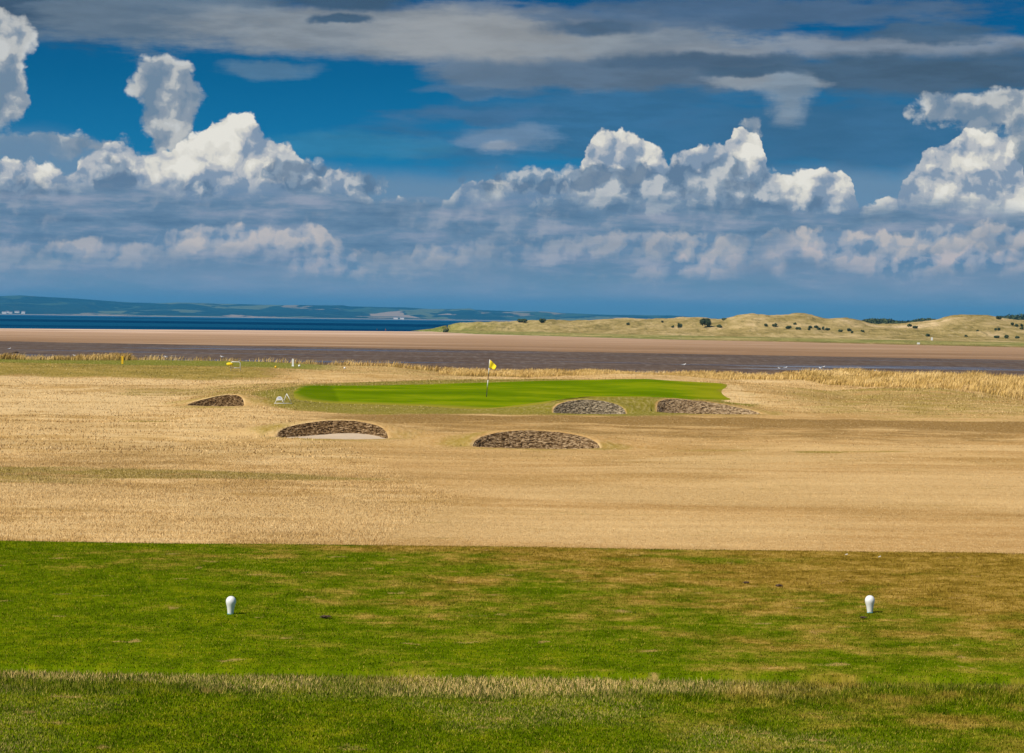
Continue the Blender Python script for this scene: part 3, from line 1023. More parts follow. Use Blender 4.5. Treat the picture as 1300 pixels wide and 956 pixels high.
mud_mat, T, bsdf = principled('wet_mud')
geo = T.n.new('ShaderNodeNewGeometry')
pp = geo.outputs['Position']
y_ = T.sep(pp)[1]
m1 = T.noise(T.v('MULTIPLY', pp, (0.6, 1, 0)), 0.06, 6, 0.65, '2D')
m2 = T.noise(pp, 1.3, 4, 0.75, '2D')
m3 = T.noise(T.v('MULTIPLY', pp, (0.25, 1.0, 0)), 0.035, 5, 0.6, '2D')
mudc = T.ramp(T.mr(m1, 0.3, 0.7), [(0, (0.078, 0.050, 0.034)), (0.5, (0.102, 0.069, 0.048)), (1, (0.128, 0.092, 0.068))])
m4 = T.noise(T.v('MULTIPLY', pp, (1.0, 0.10, 0)), 0.7, 4, 0.8, '2D')
mudc = T.mix(T.mul(T.ss(m4, 0.50, 0.72), 0.55), mudc, (0.22, 0.185, 0.16))
mudc = T.mix(T.mul(T.sub(1.0, T.ss(m4, 0.30, 0.46)), 0.45), mudc, (0.05, 0.034, 0.025))
mudc = T.mix(T.mul(T.ss(m2, 0.52, 0.70), 0.30), mudc, (0.24, 0.19, 0.165))
mudc = T.mix(T.mul(T.sub(1.0, T.ss(m2, 0.30, 0.46)), 0.5), mudc, (0.045, 0.032, 0.026))
mudc = T.mix(T.mul(T.sub(1.0, T.ss(T.mad(T.sub(m1, 0.5), 160.0, y_), 290.0, 400.0)), 0.6), mudc, (0.12, 0.066, 0.040))
T.put(bsdf.inputs['Base Color'], mudc)
xm = T.sep(pp)[0]
pud = T.sub(1.0, T.v('LENGTH', T.v('MULTIPLY', T.v('SUBTRACT', pp, (50.0, 402.0, 0.0)), (0.045, 0.040, 0.0))))
pud = T.ss(T.mad(T.sub(m3, 0.5), 3.0, T.mad(T.sub(m1, 0.5), 2.0, pud)), 0.25, 0.75)
wet = T.mx(T.ss(m3, 0.56, 0.66), pud)
mudc = T.mix(T.mul(pud, 0.55), mudc, (0.24, 0.24, 0.25))  # grey-blue sky reflection of the puddle, painted into the mud colour
spit_ = T.sub(1.0, T.v('LENGTH', T.v('MULTIPLY', T.v('SUBTRACT', pp, (54.0, 368.0, 0.0)), (0.05, 0.075, 0.0))))
mudc = T.mix(T.mul(T.ss(T.mad(T.sub(m1, 0.5), 2.0, spit_), 0.2, 0.6), 0.7), mudc, (0.24, 0.145, 0.06))
T.put(bsdf.inputs['Base Color'], mudc)
T.put(bsdf.inputs['Roughness'], T.mr(wet, 0, 1, 0.85, 0.25))
T.put(bsdf.inputs['Specular IOR Level'], T.mr(wet, 0, 1, 0.04, 0.35))
bmp = T.n.new('ShaderNodeBump')
bmp.inputs['Strength'].default_value = 0.8
bmp.inputs['Distance'].default_value = 0.12
T.put(bmp.inputs['Height'], m2)
T.l.new(bmp.outputs[0], bsdf.inputs['Normal'])
tag(strip_sheet('mud_flat', lambda X: 190 + 0 * X, mud_back, 0.03, 0.10, mud_mat, ny=60), kind='structure')

beach_mat, T, bsdf = principled('beach_sand')
geo = T.n.new('ShaderNodeNewGeometry')
pp = geo.outputs['Position']
tt_ = T.attr('t')
s1 = T.noise(T.v('MULTIPLY', pp, (0.3, 1.0, 0)), 0.02, 6, 0.65, '2D')
s2 = T.noise(pp, 0.35, 4, 0.7, '2D')
tb = T.mad(T.sub(s1, 0.5), 0.5, tt_)
sc_ = T.ramp(tb, [(0.0, (0.22, 0.130, 0.070)), (0.15, (0.29, 0.178, 0.100)), (0.38, (0.35, 0.220, 0.130)), (0.60, (0.42, 0.27, 0.17)), (0.68, (0.62, 0.44, 0.32)), (0.76, (0.36, 0.235, 0.15)), (0.86, (0.50, 0.34, 0.23)), (1.0, (0.68, 0.50, 0.36))])
s3 = T.noise(T.v('MULTIPLY', pp, (0.12, 0.5, 0)), 0.06, 6, 0.7, '2D')
sc_ = T.mix(T.mul(T.ss(s3, 0.54, 0.66), 0.30), sc_, (0.58, 0.42, 0.30))
sc_ = T.mix(T.mul(T.sub(1.0, T.ss(s3, 0.34, 0.46)), 0.25), sc_, (0.25, 0.155, 0.09))
sc_ = T.mix(T.mul(T.ss(s2, 0.5, 0.8), 0.2), sc_, (0.55, 0.42, 0.31))
T.put(bsdf.inputs['Base Color'], sc_)
bsdf.inputs['Roughness'].default_value = 0.85
bsdf.inputs['Specular IOR Level'].default_value = 0.0
tag(strip_sheet('beach', lambda X: mud_back(X) - 1.5, sand_back, 0.104, 0.30, beach_mat, ny=40, rag=9), kind='structure')

sea_mat, T, bsdf = principled('sea_water')
geo = T.n.new('ShaderNodeNewGeometry')
pp = geo.outputs['Position']
w1 = T.noise(T.v('MULTIPLY', pp, (0.2, 1.0, 0)), 0.0006, 4, 0.6, '2D')
w2 = T.noise(pp, 0.10, 5, 0.7, '2D')
T.put(bsdf.inputs['Base Color'], T.mix(T.ss(w1, 0.42, 0.58), (0.0, 0.022, 0.070), (0.004, 0.060, 0.130)))
bsdf.inputs['Roughness'].default_value = 0.35
bsdf.inputs['IOR'].default_value = 1.33
bsdf.inputs['Specular IOR Level'].default_value = 0.0
bmp = T.n.new('ShaderNodeBump')
bmp.inputs['Strength'].default_value = 0.5
bmp.inputs['Distance'].default_value = 0.8
T.put(bmp.inputs['Height'], w2)
T.l.new(bmp.outputs[0], bsdf.inputs['Normal'])
sx = np.array([-45000, -20000, -8000, -3000, -1000, 0, 1000, 3000, 8000, 20000, 45000.0])
sy = np.array([-8000, -2000, 0, 190, 1000, 3000, 8000, 16000, 30000, 50000.0])
SX, SY = np.meshgrid(sx, sy)
tag(grid_np('sea', SX, SY, SX * 0 + 0.0, sea_mat), kind='structure')

# ------------------------------------------------------------------ dunes across the bay
CR = [(500, 418), (520, 416), (530, 412), (560, 410.5), (600, 409.5), (650, 408.5), (697, 406), (720, 407.5), (762, 406), (792, 404.5), (823, 405.7), (850, 404.5),
      (878, 402.6), (900, 405), (919, 405.5), (935, 400), (952, 398.4), (970, 400.4), (990, 400.8), (1013, 397.8), (1028, 400.2), (1046, 405.4), (1062, 404.3), (1077, 404.6),
      (1092, 408), (1107, 412.2), (1140, 411.5), (1165, 409.4), (1190, 406), (1206, 401.5), (1221, 398.9), (1236, 401), (1252, 400.2), (1270, 405.0), (1300, 408),
      (1350, 404), (1420, 407), (1500, 400), (1700, 404)]
CRX = [c[0] for c in CR]; CRY = [c[1] for c in CR]


def dune_front(X):
    return np.interp(X, [-62, -58, -21, 20, 70, 116, 157, 190, 300, 900], [1480, 1440, 1215, 1130, 1010, 962, 890, 850, 780, 600])


def dune_h(X, Y):
    yc = 1400 - 170 * sstep(X, 60, 130) + 60 * (fbm(X / 60, X * 0, 2, 12) - 0.5)
    px = 650 + X / Y * FPX
    cy = np.interp(px, CRX, CRY)
    zc = 8 + (horizon(px) - cy) * yc / FPX
    fr_ = dune_front(X)
    s = (Y - fr_)
    marsh = 0.25 + 1.0 * sstep(s, 0, 60)
    a = sstep(Y, fr_ + 70 + 40 * fbm(X / 40, X * 0, 2, 5), yc)
    b_ = 1 - 0.55 * sstep(Y, yc + 5, yc + 160)
    rough = (fbm(X / 20, Y / 30, 4, 40) - 0.5) * 9.0 + (fbm(X / 6, Y / 9, 3, 44) - 0.5) * 2.6
    prof = a ** 1.5
    z = marsh + (zc - 1.2) * prof * b_ + rough * prof * (1 - prof) * 2.4 + (fbm(X / 4, Y / 8, 3, 47) - 0.5) * 1.5 * prof
    z = z * (0.25 * sstep(X, -64, -56) + 0.75 * sstep(X, -60, -28)) + 0.05
    return np.where(s < 0, -0.5, z)


def dune_zones(X, Y, Z):
    s = Y - dune_front(X)
    marsh = 1 - sstep(s, 70, 180)
    return dict(marsh=marsh, high=np.clip(Z / 14, 0, 1), rim=1 - sstep(s, 4, 30))


dxs = np.concatenate([np.arange(-66, 235, 1.3), np.geomspace(236, 1500, 50)])
dts = np.linspace(0, 1, 210)
DX, DT = np.meshgrid(dxs, dts)
DY = dune_front(DX) - 3 + (2100 - dune_front(DX)) * DT ** 1.15
DZ = dune_h(DX, DY)
dune_mat, T, bsdf = principled('dune_grass')
geo = T.n.new('ShaderNodeNewGeometry')
pp = geo.outputs['Position']
d1 = T.noise(T.v('MULTIPLY', pp, (0.6, 0.25, 2.5)), 0.08, 6, 0.68)
d2 = T.noise(pp, 0.45, 4, 0.75)
dc = T.ramp(T.mr(d1, 0.32, 0.68), [(0, (0.20, 0.155, 0.045)), (0.4, (0.36, 0.27, 0.095)), (0.75, (0.52, 0.38, 0.17)), (1, (0.68, 0.50, 0.27))])
mz = T.ramp(T.mr(T.noise(T.v('MULTIPLY', pp, (0.3, 0.6, 0)), 0.05, 5, 0.65, '2D'), 0.35, 0.65), [(0, (0.16, 0.19, 0.040)), (0.5, (0.29, 0.27, 0.075)), (1, (0.44, 0.35, 0.13))])
dc = T.mix(T.mul(T.ss(T.mad(T.sub(d1, 0.5), 1.2, T.attr('marsh')), 0.3, 0.8), 0.85), dc, mz)
x_ = T.sep(pp)[0]
rimc = T.mix(T.ss(x_, 60.0, 110.0), (0.12, 0.17, 0.035), (0.24, 0.135, 0.055))
dc = T.mix(T.mul(T.attr('rim'), T.mr(d2, 0.35, 0.6, 0.3, 0.9)), dc, rimc)
dc = T.mix(T.mul(T.sub(1.0, T.ss(x_, -60.0, 40.0)), 0.45), dc, (0.24, 0.25, 0.045))
d3 = T.noise(T.v('MULTIPLY', pp, (1.0, 0.12, 1.6)), 0.30, 5, 0.75)
dc = T.mix(T.mul(T.sub(1.0, T.ss(d3, 0.34, 0.50)), 0.55), dc, (0.13, 0.115, 0.035))
dc = T.mix(T.mul(T.ss(d3, 0.54, 0.70), 0.45), dc, (0.66, 0.50, 0.28))
T.put(bsdf.inputs['Base Color'], dc)
bsdf.inputs['Roughness'].default_value = 0.95
bsdf.inputs['Specular IOR Level'].default_value = 0.0
bmp = T.n.new('ShaderNodeBump')
bmp.inputs['Strength'].default_value = 1.0
bmp.inputs['Distance'].default_value = 2.0
T.put(bmp.inputs['Height'], d2)
T.l.new(bmp.outputs[0], bsdf.inputs['Normal'])
tag(grid_np('dunes', DX, DY, DZ, dune_mat, None, dune_zones(DX, DY, DZ)), kind='structure')


def on_dune(px, py, y0=820.0, y1=1700.0):
    d = ray(px, py)
    ys = np.linspace(y0, y1, 2500)
    xs = d.x / d.y * ys
    g = dune_h(xs, ys)
    l = EYE + d.z / d.y * ys
    k = int(np.argmax(g >= l))
    if g[k] < l[k]:
        k = int(np.argmin(l - g))
    return Vector((xs[k], ys[k], g[k]))


# ------------------------------------------------------------------ hills over the firth
HS = [(-400, 384), (-250, 378), (-120, 372), (-40, 374), (0, 375.7), (25, 374.7), (51, 376.5), (96, 379), (119, 380.8), (152, 383.3), (203, 385), (223, 384), (254, 384.6), (330, 387), (406, 387.4),
      (434, 387.4), (442, 389), (510, 390), (548, 392.5), (597, 391.7), (602, 393.3), (650, 395.3), (691, 395.5), (711, 397.4), (767, 399.3), (792, 399.8),
      (848, 400.3), (881, 402.6), (920, 405), (1000, 408), (1400, 412)]
hpx = np.linspace(-900, 1600, 620)
hd = np.linspace(0, 1, 60)
HP, HD = np.meshgrid(hpx, hd)
HY = 14200 + 4800 * HD + 900 * (fbm(HP / 160, HP * 0, 3, 2) - 0.5) * (1 - HD)
HXX = (HP - 650) / FPX * HY
peak = 0.72
ztop = 8 + (horizon(HP) - np.interp(HP, [h[0] for h in HS], [h[1] for h in HS])) * (14200 + 4800 * peak) / FPX
prof = np.interp(HD, [0, 0.03, 0.25, 0.5, peak, 0.85, 1.0], [0, 0.03, 0.22, 0.62, 1.0, 0.8, 0.3])
hn = fbm(HXX / 700, HY / 900, 4, 15)
hn2 = fbm(HXX / 160, HY / 260, 3, 18)
HZ = ztop * (prof + prof * (1 - prof) * 2.2 * (hn - 0.5)) + 5 * (hn2 - 0.5) * np.clip(prof * 3, 0, 1)
HZ = np.where(HD == 0, -3, HZ)
hill_mat, T, bsdf = principled('far_farmland')
geo = T.n.new('ShaderNodeNewGeometry')
pp = T.v('MULTIPLY', geo.outputs['Position'], (1, 1, 0))
wv = T.v('ADD', pp, T.v('SCALE', T.noise(pp, 0.0012, 3, 0.6, '2D', color=True), scale=500.0))
fc = T.sep(T.voro(T.v('MULTIPLY', wv, (1.0, 0.30, 0)), 0.0036, 'F1', '2D', color=True))
fcol = T.ramp(fc[0], [(0.0, (0.014, 0.030, 0.016)), (0.42, (0.040, 0.070, 0.030)), (0.60, (0.10, 0.12, 0.045)), (0.82, (0.20, 0.16, 0.085)), (0.95, (0.30, 0.22, 0.14))], 'CONSTANT')
woods = T.noise(T.v('MULTIPLY', pp, (1.0, 0.35, 0)), 0.0018, 5, 0.6, '2D')
fcol = T.mix(T.ss(woods, 0.51, 0.55), fcol, (0.010, 0.022, 0.012))
hed = T.voro(T.v('MULTIPLY', wv, (1.0, 0.30, 0)), 0.0036, 'DISTANCE_TO_EDGE', '2D')
fcol = T.mix(T.sub(1.0, T.ss(hed, 0.03, 0.06)), fcol, (0.022, 0.038, 0.022))
zz = T.sep(geo.outputs['Position'])[2]
fcol = T.mix(T.mul(T.sub(1.0, T.ss(zz, 3.0, 7.0)), 0.7), fcol, (0.32, 0.27, 0.21))
T.put(bsdf.inputs['Base Color'], fcol)
bsdf.inputs['Roughness'].default_value = 0.95
bsdf.inputs['Specular IOR Level'].default_value = 0.0
tag(grid_np('hills', HXX, HY, HZ, hill_mat), kind='structure')

# ------------------------------------------------------------------ grass
def blades(name, X, Y, Z, hgt, wid, mat, lean=0.35, wind=(0.0, 0.0), val=None, seg=1):
    """single grass blades as narrow triangles standing on given points"""
    n = len(X)
    a = rng.uniform(0, math.pi, n)
    la = rng.uniform(0, 2 * math.pi, n)
    ll = rng.uniform(0, lean, n) * hgt
    # blades turn half way towards every side
    dx_ = np.cos(a) * wid / 2; dy_ = np.sin(a) * wid / 2
    b0 = np.stack([X - dx_, Y - dy_, Z - 0.01 * 0 - hgt * 0.05], -1)
    b1 = np.stack([X + dx_, Y + dy_, Z - hgt * 0.05], -1)
    tip = np.stack([X + np.cos(la) * ll + wind[0] * hgt, Y + np.sin(la) * ll + wind[1] * hgt, Z + hgt], -1)
    v = val if val is not None else rng.uniform(0, 1, n)
    if seg == 1:
        V_ = np.stack([b0, b1, tip], 1).reshape(-1, 3)
        F_ = np.arange(3 * n)
        return mesh_np(name, V_, F_, 3, mat, False, attrs=dict(rnd=np.repeat(v, 3), tall=np.tile([0, 0, 1.0], n)))
    mid = np.stack([X + (np.cos(la) * ll + wind[0] * hgt) * 0.3, Y + (np.sin(la) * ll + wind[1] * hgt) * 0.3, Z + hgt * 0.55], -1)
    e = np.stack([dx_, dy_, dx_ * 0], -1)
    V_ = np.stack([b0, b1, mid + e * 0.9, mid - e * 0.9, tip + e * 0.25, tip - e * 0.25], 1).reshape(-1, 3)
    base_i = np.arange(n)[:, None] * 6
    F_ = (base_i + np.array([0, 1, 2, 3, 3, 2, 4, 5])[None]).ravel()
    return mesh_np(name, V_, F_, 4, mat, False, attrs=dict(rnd=np.repeat(v, 6), tall=np.tile([0, 0, .55, .55, 1, 1.0], n)))


def wedge(n, y0, y1, px0, px1, power=1.0):
    """points on the ground inside the view between two distances (with margin), even in plan"""
    u = rng.uniform(0, 1, n)
    Y = np.sqrt(y0 ** 2 + u * (y1 ** 2 - y0 ** 2))
    px = rng.uniform(px0, px1, n)
    return (px - 650) / FPX * Y, Y


def grass_finish(T, b, c, trans=0.0):
    T.put(b.inputs['Base Color'], c)
    b.inputs['Roughness'].default_value = 0.75
    b.inputs['Specular IOR Level'].default_value = 0.0


# mown turf of the teeing ground and the rougher grass in front of it
turf_mat, T, bsdf = principled('turf_blades')
geo = T.n.new('ShaderNodeNewGeometry')
nc, n2_, n3_, f_ = near_colour(T, geo.outputs['Position'])
r_ = T.attr('rnd')
c = T.mix(T.ss(r_, 0.80, 0.98), nc, T.mix(0.6, nc, (0.50, 0.38, 0.06)))
c = T.mix(T.mul(T.sub(1.0, T.ss(r_, 0.0, 0.3)), 0.5), c, T.mix(1.0, c, (0.62, 0.72, 0.5), 'MULTIPLY'))
dry = T.attr('dry')
c = T.mix(T.mul(dry, T.ss(r_, 0.25, 0.6)), c, T.mix(r_, (0.42, 0.28, 0.05), (0.80, 0.58, 0.24)))
grass_finish(T, bsdf, c)


def add_attr(o, name, arr):
    at = o.data.attributes.new(name, 'FLOAT', 'POINT')
    at.data.foreach_set('value', np.ascontiguousarray(arr, dtype=np.float32))


X, Y = wedge(340000, 11.0, 17.12, -90, 1390)
hgt = rng.uniform(0.004, 0.011, len(X)) * (0.8 + 0.5 * fbm(X * 3, Y * 3, 3, 4))
o = blades('mown_grass', X, Y, tee_z(X, Y), hgt, rng.uniform(0.0025, 0.005, len(X)), turf_mat, 0.9)
add_attr(o, 'dry', np.zeros(len(o.data.vertices)))
tag(o, kind='stuff')
X, Y = wedge(230000, 8.0, 11.12, -110, 1410)
pxl = 650 + X / Y * FPX
lng = 0.5 + 0.9 * fbm(X * 1.2, Y * 1.2, 3, 14)
hgt = rng.uniform(0.006, 0.014, len(X)) + rng.uniform(0.004, 0.020, len(X)) * lng * sstep(Y, 10.35, 10.6)
ok = Y < 11.02 + 0.16 * (fbm(X * 2.5, X * 0, 3, 6) - 0.3) + rng.uniform(-0.05, 0.06, len(Y))
X, Y, lng, hgt = X[ok], Y[ok], lng[ok], hgt[ok]
o = blades('rough_grass', X, Y, height(X, Y) + 0.0, hgt, rng.uniform(0.003, 0.0055, len(X)), turf_mat, 0.8, val=rng.uniform(0, 1, len(X)))
dryv = 1.0 * sstep(fbm(X * 0.9, Y * 1.6, 3, 33), 0.34, 0.62) * sstep(Y + 0.5 * (fbm(X * 1.4, Y, 3, 39) - 0.5), 10.4, 10.75) * (1.0 - 0.8 * sstep(X, 0.3, 1.8))
dryv = np.maximum(dryv, 0.35 * sstep(fbm(X * 0.9, Y * 1.1, 4, 34), 0.48, 0.70))
add_attr(o, 'dry', np.repeat(dryv, 3))
tag(o, kind='stuff')

# stubble on the dry field
stub_mat, T, bsdf = principled('dry_stubble')
geo = T.n.new('ShaderNodeNewGeometry')
cc, nf_, nm_ = course_colour(T, geo.outputs['Position'])
r_ = T.attr('rnd')
c = T.mix(T.ss(r_, 0.45, 1.0), cc, T.mix(0.55, cc, (0.95, 0.72, 0.38)))
c = T.mix(T.mul(T.sub(1.0, T.ss(r_, 0.0, 0.3)), 0.6), c, T.mix(1.0, c, (0.72, 0.67, 0.58), 'MULTIPLY'))
grass_finish(T, bsdf, c)


def scatter_field(n, y0, y1, name, hfun):
    X, Y = wedge(n, y0, y1, -80, 1380)
    ok = np.ones(len(X), bool)
    for b in BUNK:
        ok &= (((X - b['cx']) / (b['rx'] + 0.15)) ** 2 + ((Y - b['cy']) / (b['D'] / 2 + 0.15)) ** 2) > 1
    ok &= ~inside_poly(X, Y, gp)
    X, Y = X[ok], Y[ok]
    z = zones(X, Y)
    h_, w_ = hfun(X, Y, z)
    zz = height(X, Y)
    o = blades(name, X, Y, zz, h_, w_, stub_mat, 0.7)
    for k, a in z.items():
        add_attr(o, k, np.repeat(a, 3))
    tag(o, kind='stuff')


def hf_near(X, Y, z):
    cl = fbm(X * 0.8, Y * 0.8, 3, 51)
    h_ = (0.010 + 0.042 * (1 - z['fair']) * (0.3 + cl)) * rng.uniform(0.6, 1.4, len(X)) + 0.012 * z['fair']
    return h_, rng.uniform(0.009, 0.020, len(X)) * (1 - 0.35 * z['fair'])


def hf_far(X, Y, z):
    cl = fbm(X * 0.4, Y * 0.4, 3, 52)
    h_ = (0.02 + 0.06 * (1 - z['fair']) * (0.2 + cl) * (1 - z['topmown'])) * rng.uniform(0.6, 1.4, len(X)) * (1 + 1.2 * sstep(X, 20, 32) * sstep(Y, 140, 150))
    return h_, rng.uniform(0.025, 0.06, len(X))


scatter_field(290000, 44, 80, 'stubble', hf_near)
scatter_field(150000, 80, 196, 'stubble', hf_far)

# tall golden fescue along the shore
fes_mat, T, bsdf = principled('golden_fescue')
geo = T.n.new('ShaderNodeNewGeometry')
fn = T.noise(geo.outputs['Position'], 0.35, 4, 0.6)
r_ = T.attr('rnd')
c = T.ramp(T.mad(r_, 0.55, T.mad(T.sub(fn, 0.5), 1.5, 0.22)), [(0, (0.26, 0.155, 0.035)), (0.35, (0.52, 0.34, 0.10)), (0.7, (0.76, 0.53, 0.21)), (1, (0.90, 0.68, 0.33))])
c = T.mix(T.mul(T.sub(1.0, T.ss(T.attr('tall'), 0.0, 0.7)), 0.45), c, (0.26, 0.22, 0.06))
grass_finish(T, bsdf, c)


def fescue(name, n, xr, front, back, h0, h1, seed, dens=0.42):
    X = rng.uniform(*xr, n)
    F_ = front(X); B_ = back(X)
    Y = F_ + (B_ - F_) * rng.uniform(0, 1, n)
    cl = fbm(X / 1.6, Y / 1.6, 4, seed)
    ok = cl > dens * rng.uniform(0.55, 1.15, n)
    X, Y, cl = X[ok], Y[ok], cl[ok]
    h_ = (h0 + (h1 - h0) * cl * 1.3) * rng.uniform(0.55, 1.2, len(X)) * (0.7 + 0.6 * fbm(X / 4, Y / 4, 3, seed + 5))
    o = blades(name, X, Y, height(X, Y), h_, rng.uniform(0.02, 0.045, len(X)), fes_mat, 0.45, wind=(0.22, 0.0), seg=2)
    tag(o, kind='stuff')


f_front = lambda X: np.interp(X, [-12, -6, 22, 27, 31, 35, 60], [190, 185, 181, 173, 160, 147, 142])
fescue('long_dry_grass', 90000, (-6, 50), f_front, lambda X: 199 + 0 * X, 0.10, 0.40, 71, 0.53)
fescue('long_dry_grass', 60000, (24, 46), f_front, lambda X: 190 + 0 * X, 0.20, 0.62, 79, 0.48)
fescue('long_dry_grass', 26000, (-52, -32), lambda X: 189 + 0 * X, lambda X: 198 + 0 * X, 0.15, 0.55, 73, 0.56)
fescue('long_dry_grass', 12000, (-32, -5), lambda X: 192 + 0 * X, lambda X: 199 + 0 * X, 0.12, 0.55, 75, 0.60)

# ------------------------------------------------------------------ mesh shapes
def lathe(name, prof, mat, parent=None, seg=32, loc=None):
    me = bpy.data.meshes.new(name)
    vs = []; fs = []
    for r, z in prof:
        for k in range(seg):
            a = 2 * math.pi * k / seg
            vs.append((r * math.cos(a), r * math.sin(a), z))
    n = len(prof)
    for i in range(n - 1):
        for k in range(seg):
            fs.append((i * seg + k, i * seg + (k + 1) % seg, (i + 1) * seg + (k + 1) % seg, (i + 1) * seg + k))
    fs.append(tuple(range(seg))[::-1])
    fs.append(tuple((n - 1) * seg + k for k in range(seg)))
    me.from_pydata(vs, [], fs)
    me.polygons.foreach_set('use_smooth', [True] * len(fs))
    me.materials.append(mat)
    o = bpy.data.objects.new(name, me)
    if loc is not None:
        o.location = loc
    return link(o, parent)


def tube_geo(pts, rad, seg=8, vs=None, fs=None):
    """tube through points; rad a number or one per point"""
    vs = [] if vs is None else vs
    fs = [] if fs is None else fs
    pts = [Vector(p) for p in pts]
    rads = rad if hasattr(rad, '__len__') else [rad] * len(pts)
    b = len(vs)
    for i, p in enumerate(pts):
        d = (pts[min(i + 1, len(pts) - 1)] - pts[max(i - 1, 0)]).normalized()
        u = d.cross(Vector((0, 1, 0)) if abs(d.y) < 0.9 else Vector((1, 0, 0))).normalized()
        w = d.cross(u)
        for k in range(seg):
            a = 2 * math.pi * k / seg
            vs.append(tuple(p + (u * math.cos(a) + w * math.sin(a)) * rads[i]))
    for i in range(len(pts) - 1):
        for k in range(seg):
            fs.append((b + i * seg + k, b + i * seg + (k + 1) % seg, b + (i + 1) * seg + (k + 1) % seg, b + (i + 1) * seg + k))
    fs.append(tuple(b + k for k in range(seg))[::-1])
    fs.append(tuple(b + (len(pts) - 1) * seg + k for k in range(seg)))
    return vs, fs


def mesh_py(name, vs, fs, mat, parent=None, smooth=True, loc=None):
    me = bpy.data.meshes.new(name)
    me.from_pydata([tuple(v) for v in vs], [], fs)
    me.update()
    me.polygons.foreach_set('use_smooth', [smooth] * len(me.polygons))
    me.materials.append(mat)
    o = bpy.data.objects.new(name, me)
    if loc is not None:
        o.location = loc
    return link(o, parent)


def tube(name, pts, rad, mat, parent=None, seg=10, loc=None):
    vs, fs = tube_geo(pts, rad, seg)
    return mesh_py(name, vs, fs, mat, parent, True, loc)


def empty(name, loc, rz=0.0):
    o = bpy.data.objects.new(name, None)
    o.location = loc
    o.rotation_euler = (0, 0, rz)
    return link(o)


white = simple('white_paint', (0.78, 0.78, 0.76), 0.35, var=0.05, scale=20)
white_worn = simple('worn_white_paint', (0.72, 0.74, 0.72), 0.5, var=0.10, scale=9)
yellow = simple('yellow_paint', (0.80, 0.48, 0.01), 0.45, var=0.08, scale=10)
yellow_cloth = simple('yellow_cloth', (0.85, 0.62, 0.01), 0.8, var=0.08, scale=6)
black = simple('black_paint', (0.025, 0.022, 0.02), 0.5)
dark_brown = simple('dark_brown', (0.07, 0.04, 0.02), 0.7)
alu = simple('pale_steel', (0.66, 0.66, 0.64), 0.4, 0.2, 0.06)
blue_print = simple('blue_print', (0.12, 0.30, 0.62), 0.6)

# ------------------------------------------------------------------ tee markers
prof = [(0.0155, -0.006), (0.0165, 0.004), (0.0185, 0.020), (0.0215, 0.040), (0.0250, 0.052), (0.0278, 0.062), (0.0292, 0.070), (0.0290, 0.077),
        (0.0272, 0.0845), (0.0240, 0.091), (0.0195, 0.0965), (0.0140, 0.1005), (0.0075, 0.1028), (0.001, 0.1036)]
for (px, py, lab, rx_) in ((292.5, 779, 'white plastic tee marker standing in green turf on the left side of the tee', 0.03),
                           (1104.5, 778, 'white plastic tee marker standing in browned turf on the right side of the tee', -0.02)):
    p = at_z(px, py, 6.29)
    r = empty('tee_marker', (p.x, p.y, tee_z(p.x, p.y)))
    r.rotation_euler = (rx_, rx_, 0.3)
    tag(r, lab, 'tee marker', 'white tee markers on the tee')
    lathe('bulb', prof, white, r, 40)
    lathe('foot_ring', [(0.0172, -0.004), (0.0178, 0.001), (0.0172, 0.004)], simple('teal_plastic', (0.10, 0.35, 0.36), 0.5), r, 32)

# loose clods and scraps on the tee
def clod(x, y, s, mat, seed):
    vs = []; fs = []
    st = 10; sl_ = 14
    for i in range(st + 1):
        ph = math.pi * i / st
        for k in range(sl_):
            a = 2 * math.pi * k / sl_
            rr = s * (0.75 + 0.6 * mnoise.noise(Vector((math.cos(a) * math.sin(ph) * 2.2 + seed, math.sin(a) * math.sin(ph) * 2.2, math.cos(ph) * 2.2))))
            vs.append((rr * math.sin(ph) * math.cos(a) * 1.7, rr * math.sin(ph) * math.sin(a), rr * math.cos(ph) * 0.45 + s * 0.15))
    for i in range(st):
        for k in range(sl_):
            fs.append((i * sl_ + k, (i + 1) * sl_ + k, (i + 1) * sl_ + (k + 1) % sl_, i * sl_ + (k + 1) % sl_))
    return mesh_py('turf_clod', vs, fs, mat, None, False, (x, y, tee_z(x, y) + 0.008))


for i, (px, py, s, lab) in enumerate(((413, 785, 0.021, 'dark brown clod of turf on the green grass right of the left tee marker'),
                                      (947, 741, 0.016, 'small dark clod of turf on the tee to the upper left of the right marker'),
                                      (989, 745, 0.018, 'brown clod of turf on worn grass between a smaller clod and the right marker'),
                                      (1096, 786, 0.015, 'tiny brown clod of turf just in front of the right tee marker'))):
    p = at_z(px, py, 6.29)
    tag(clod(p.x, p.y, s, dark_brown, i * 3.1), lab, 'clod', 'turf clods on the tee')
for px, py, lab in ((1073, 706, 'broken white tee peg lying near the back edge of the tee, left of another'),
                    (1115, 709, 'broken white tee peg near the back edge of the tee, right of another')):
    p = at_z(px, py, 6.29)
    o = tube('tee_peg', [(0, 0, 0.002), (0.009, 0.004, 0.004), (0.015, 0.006, 0.006), (0.017, 0.0065, 0.007)], [0.0018, 0.002, 0.003, 0.005], white, loc=(p.x, p.y, tee_z(p.x, p.y) + 0.006))
    tag(o, lab, 'tee peg', 'white tee pegs on the tee')

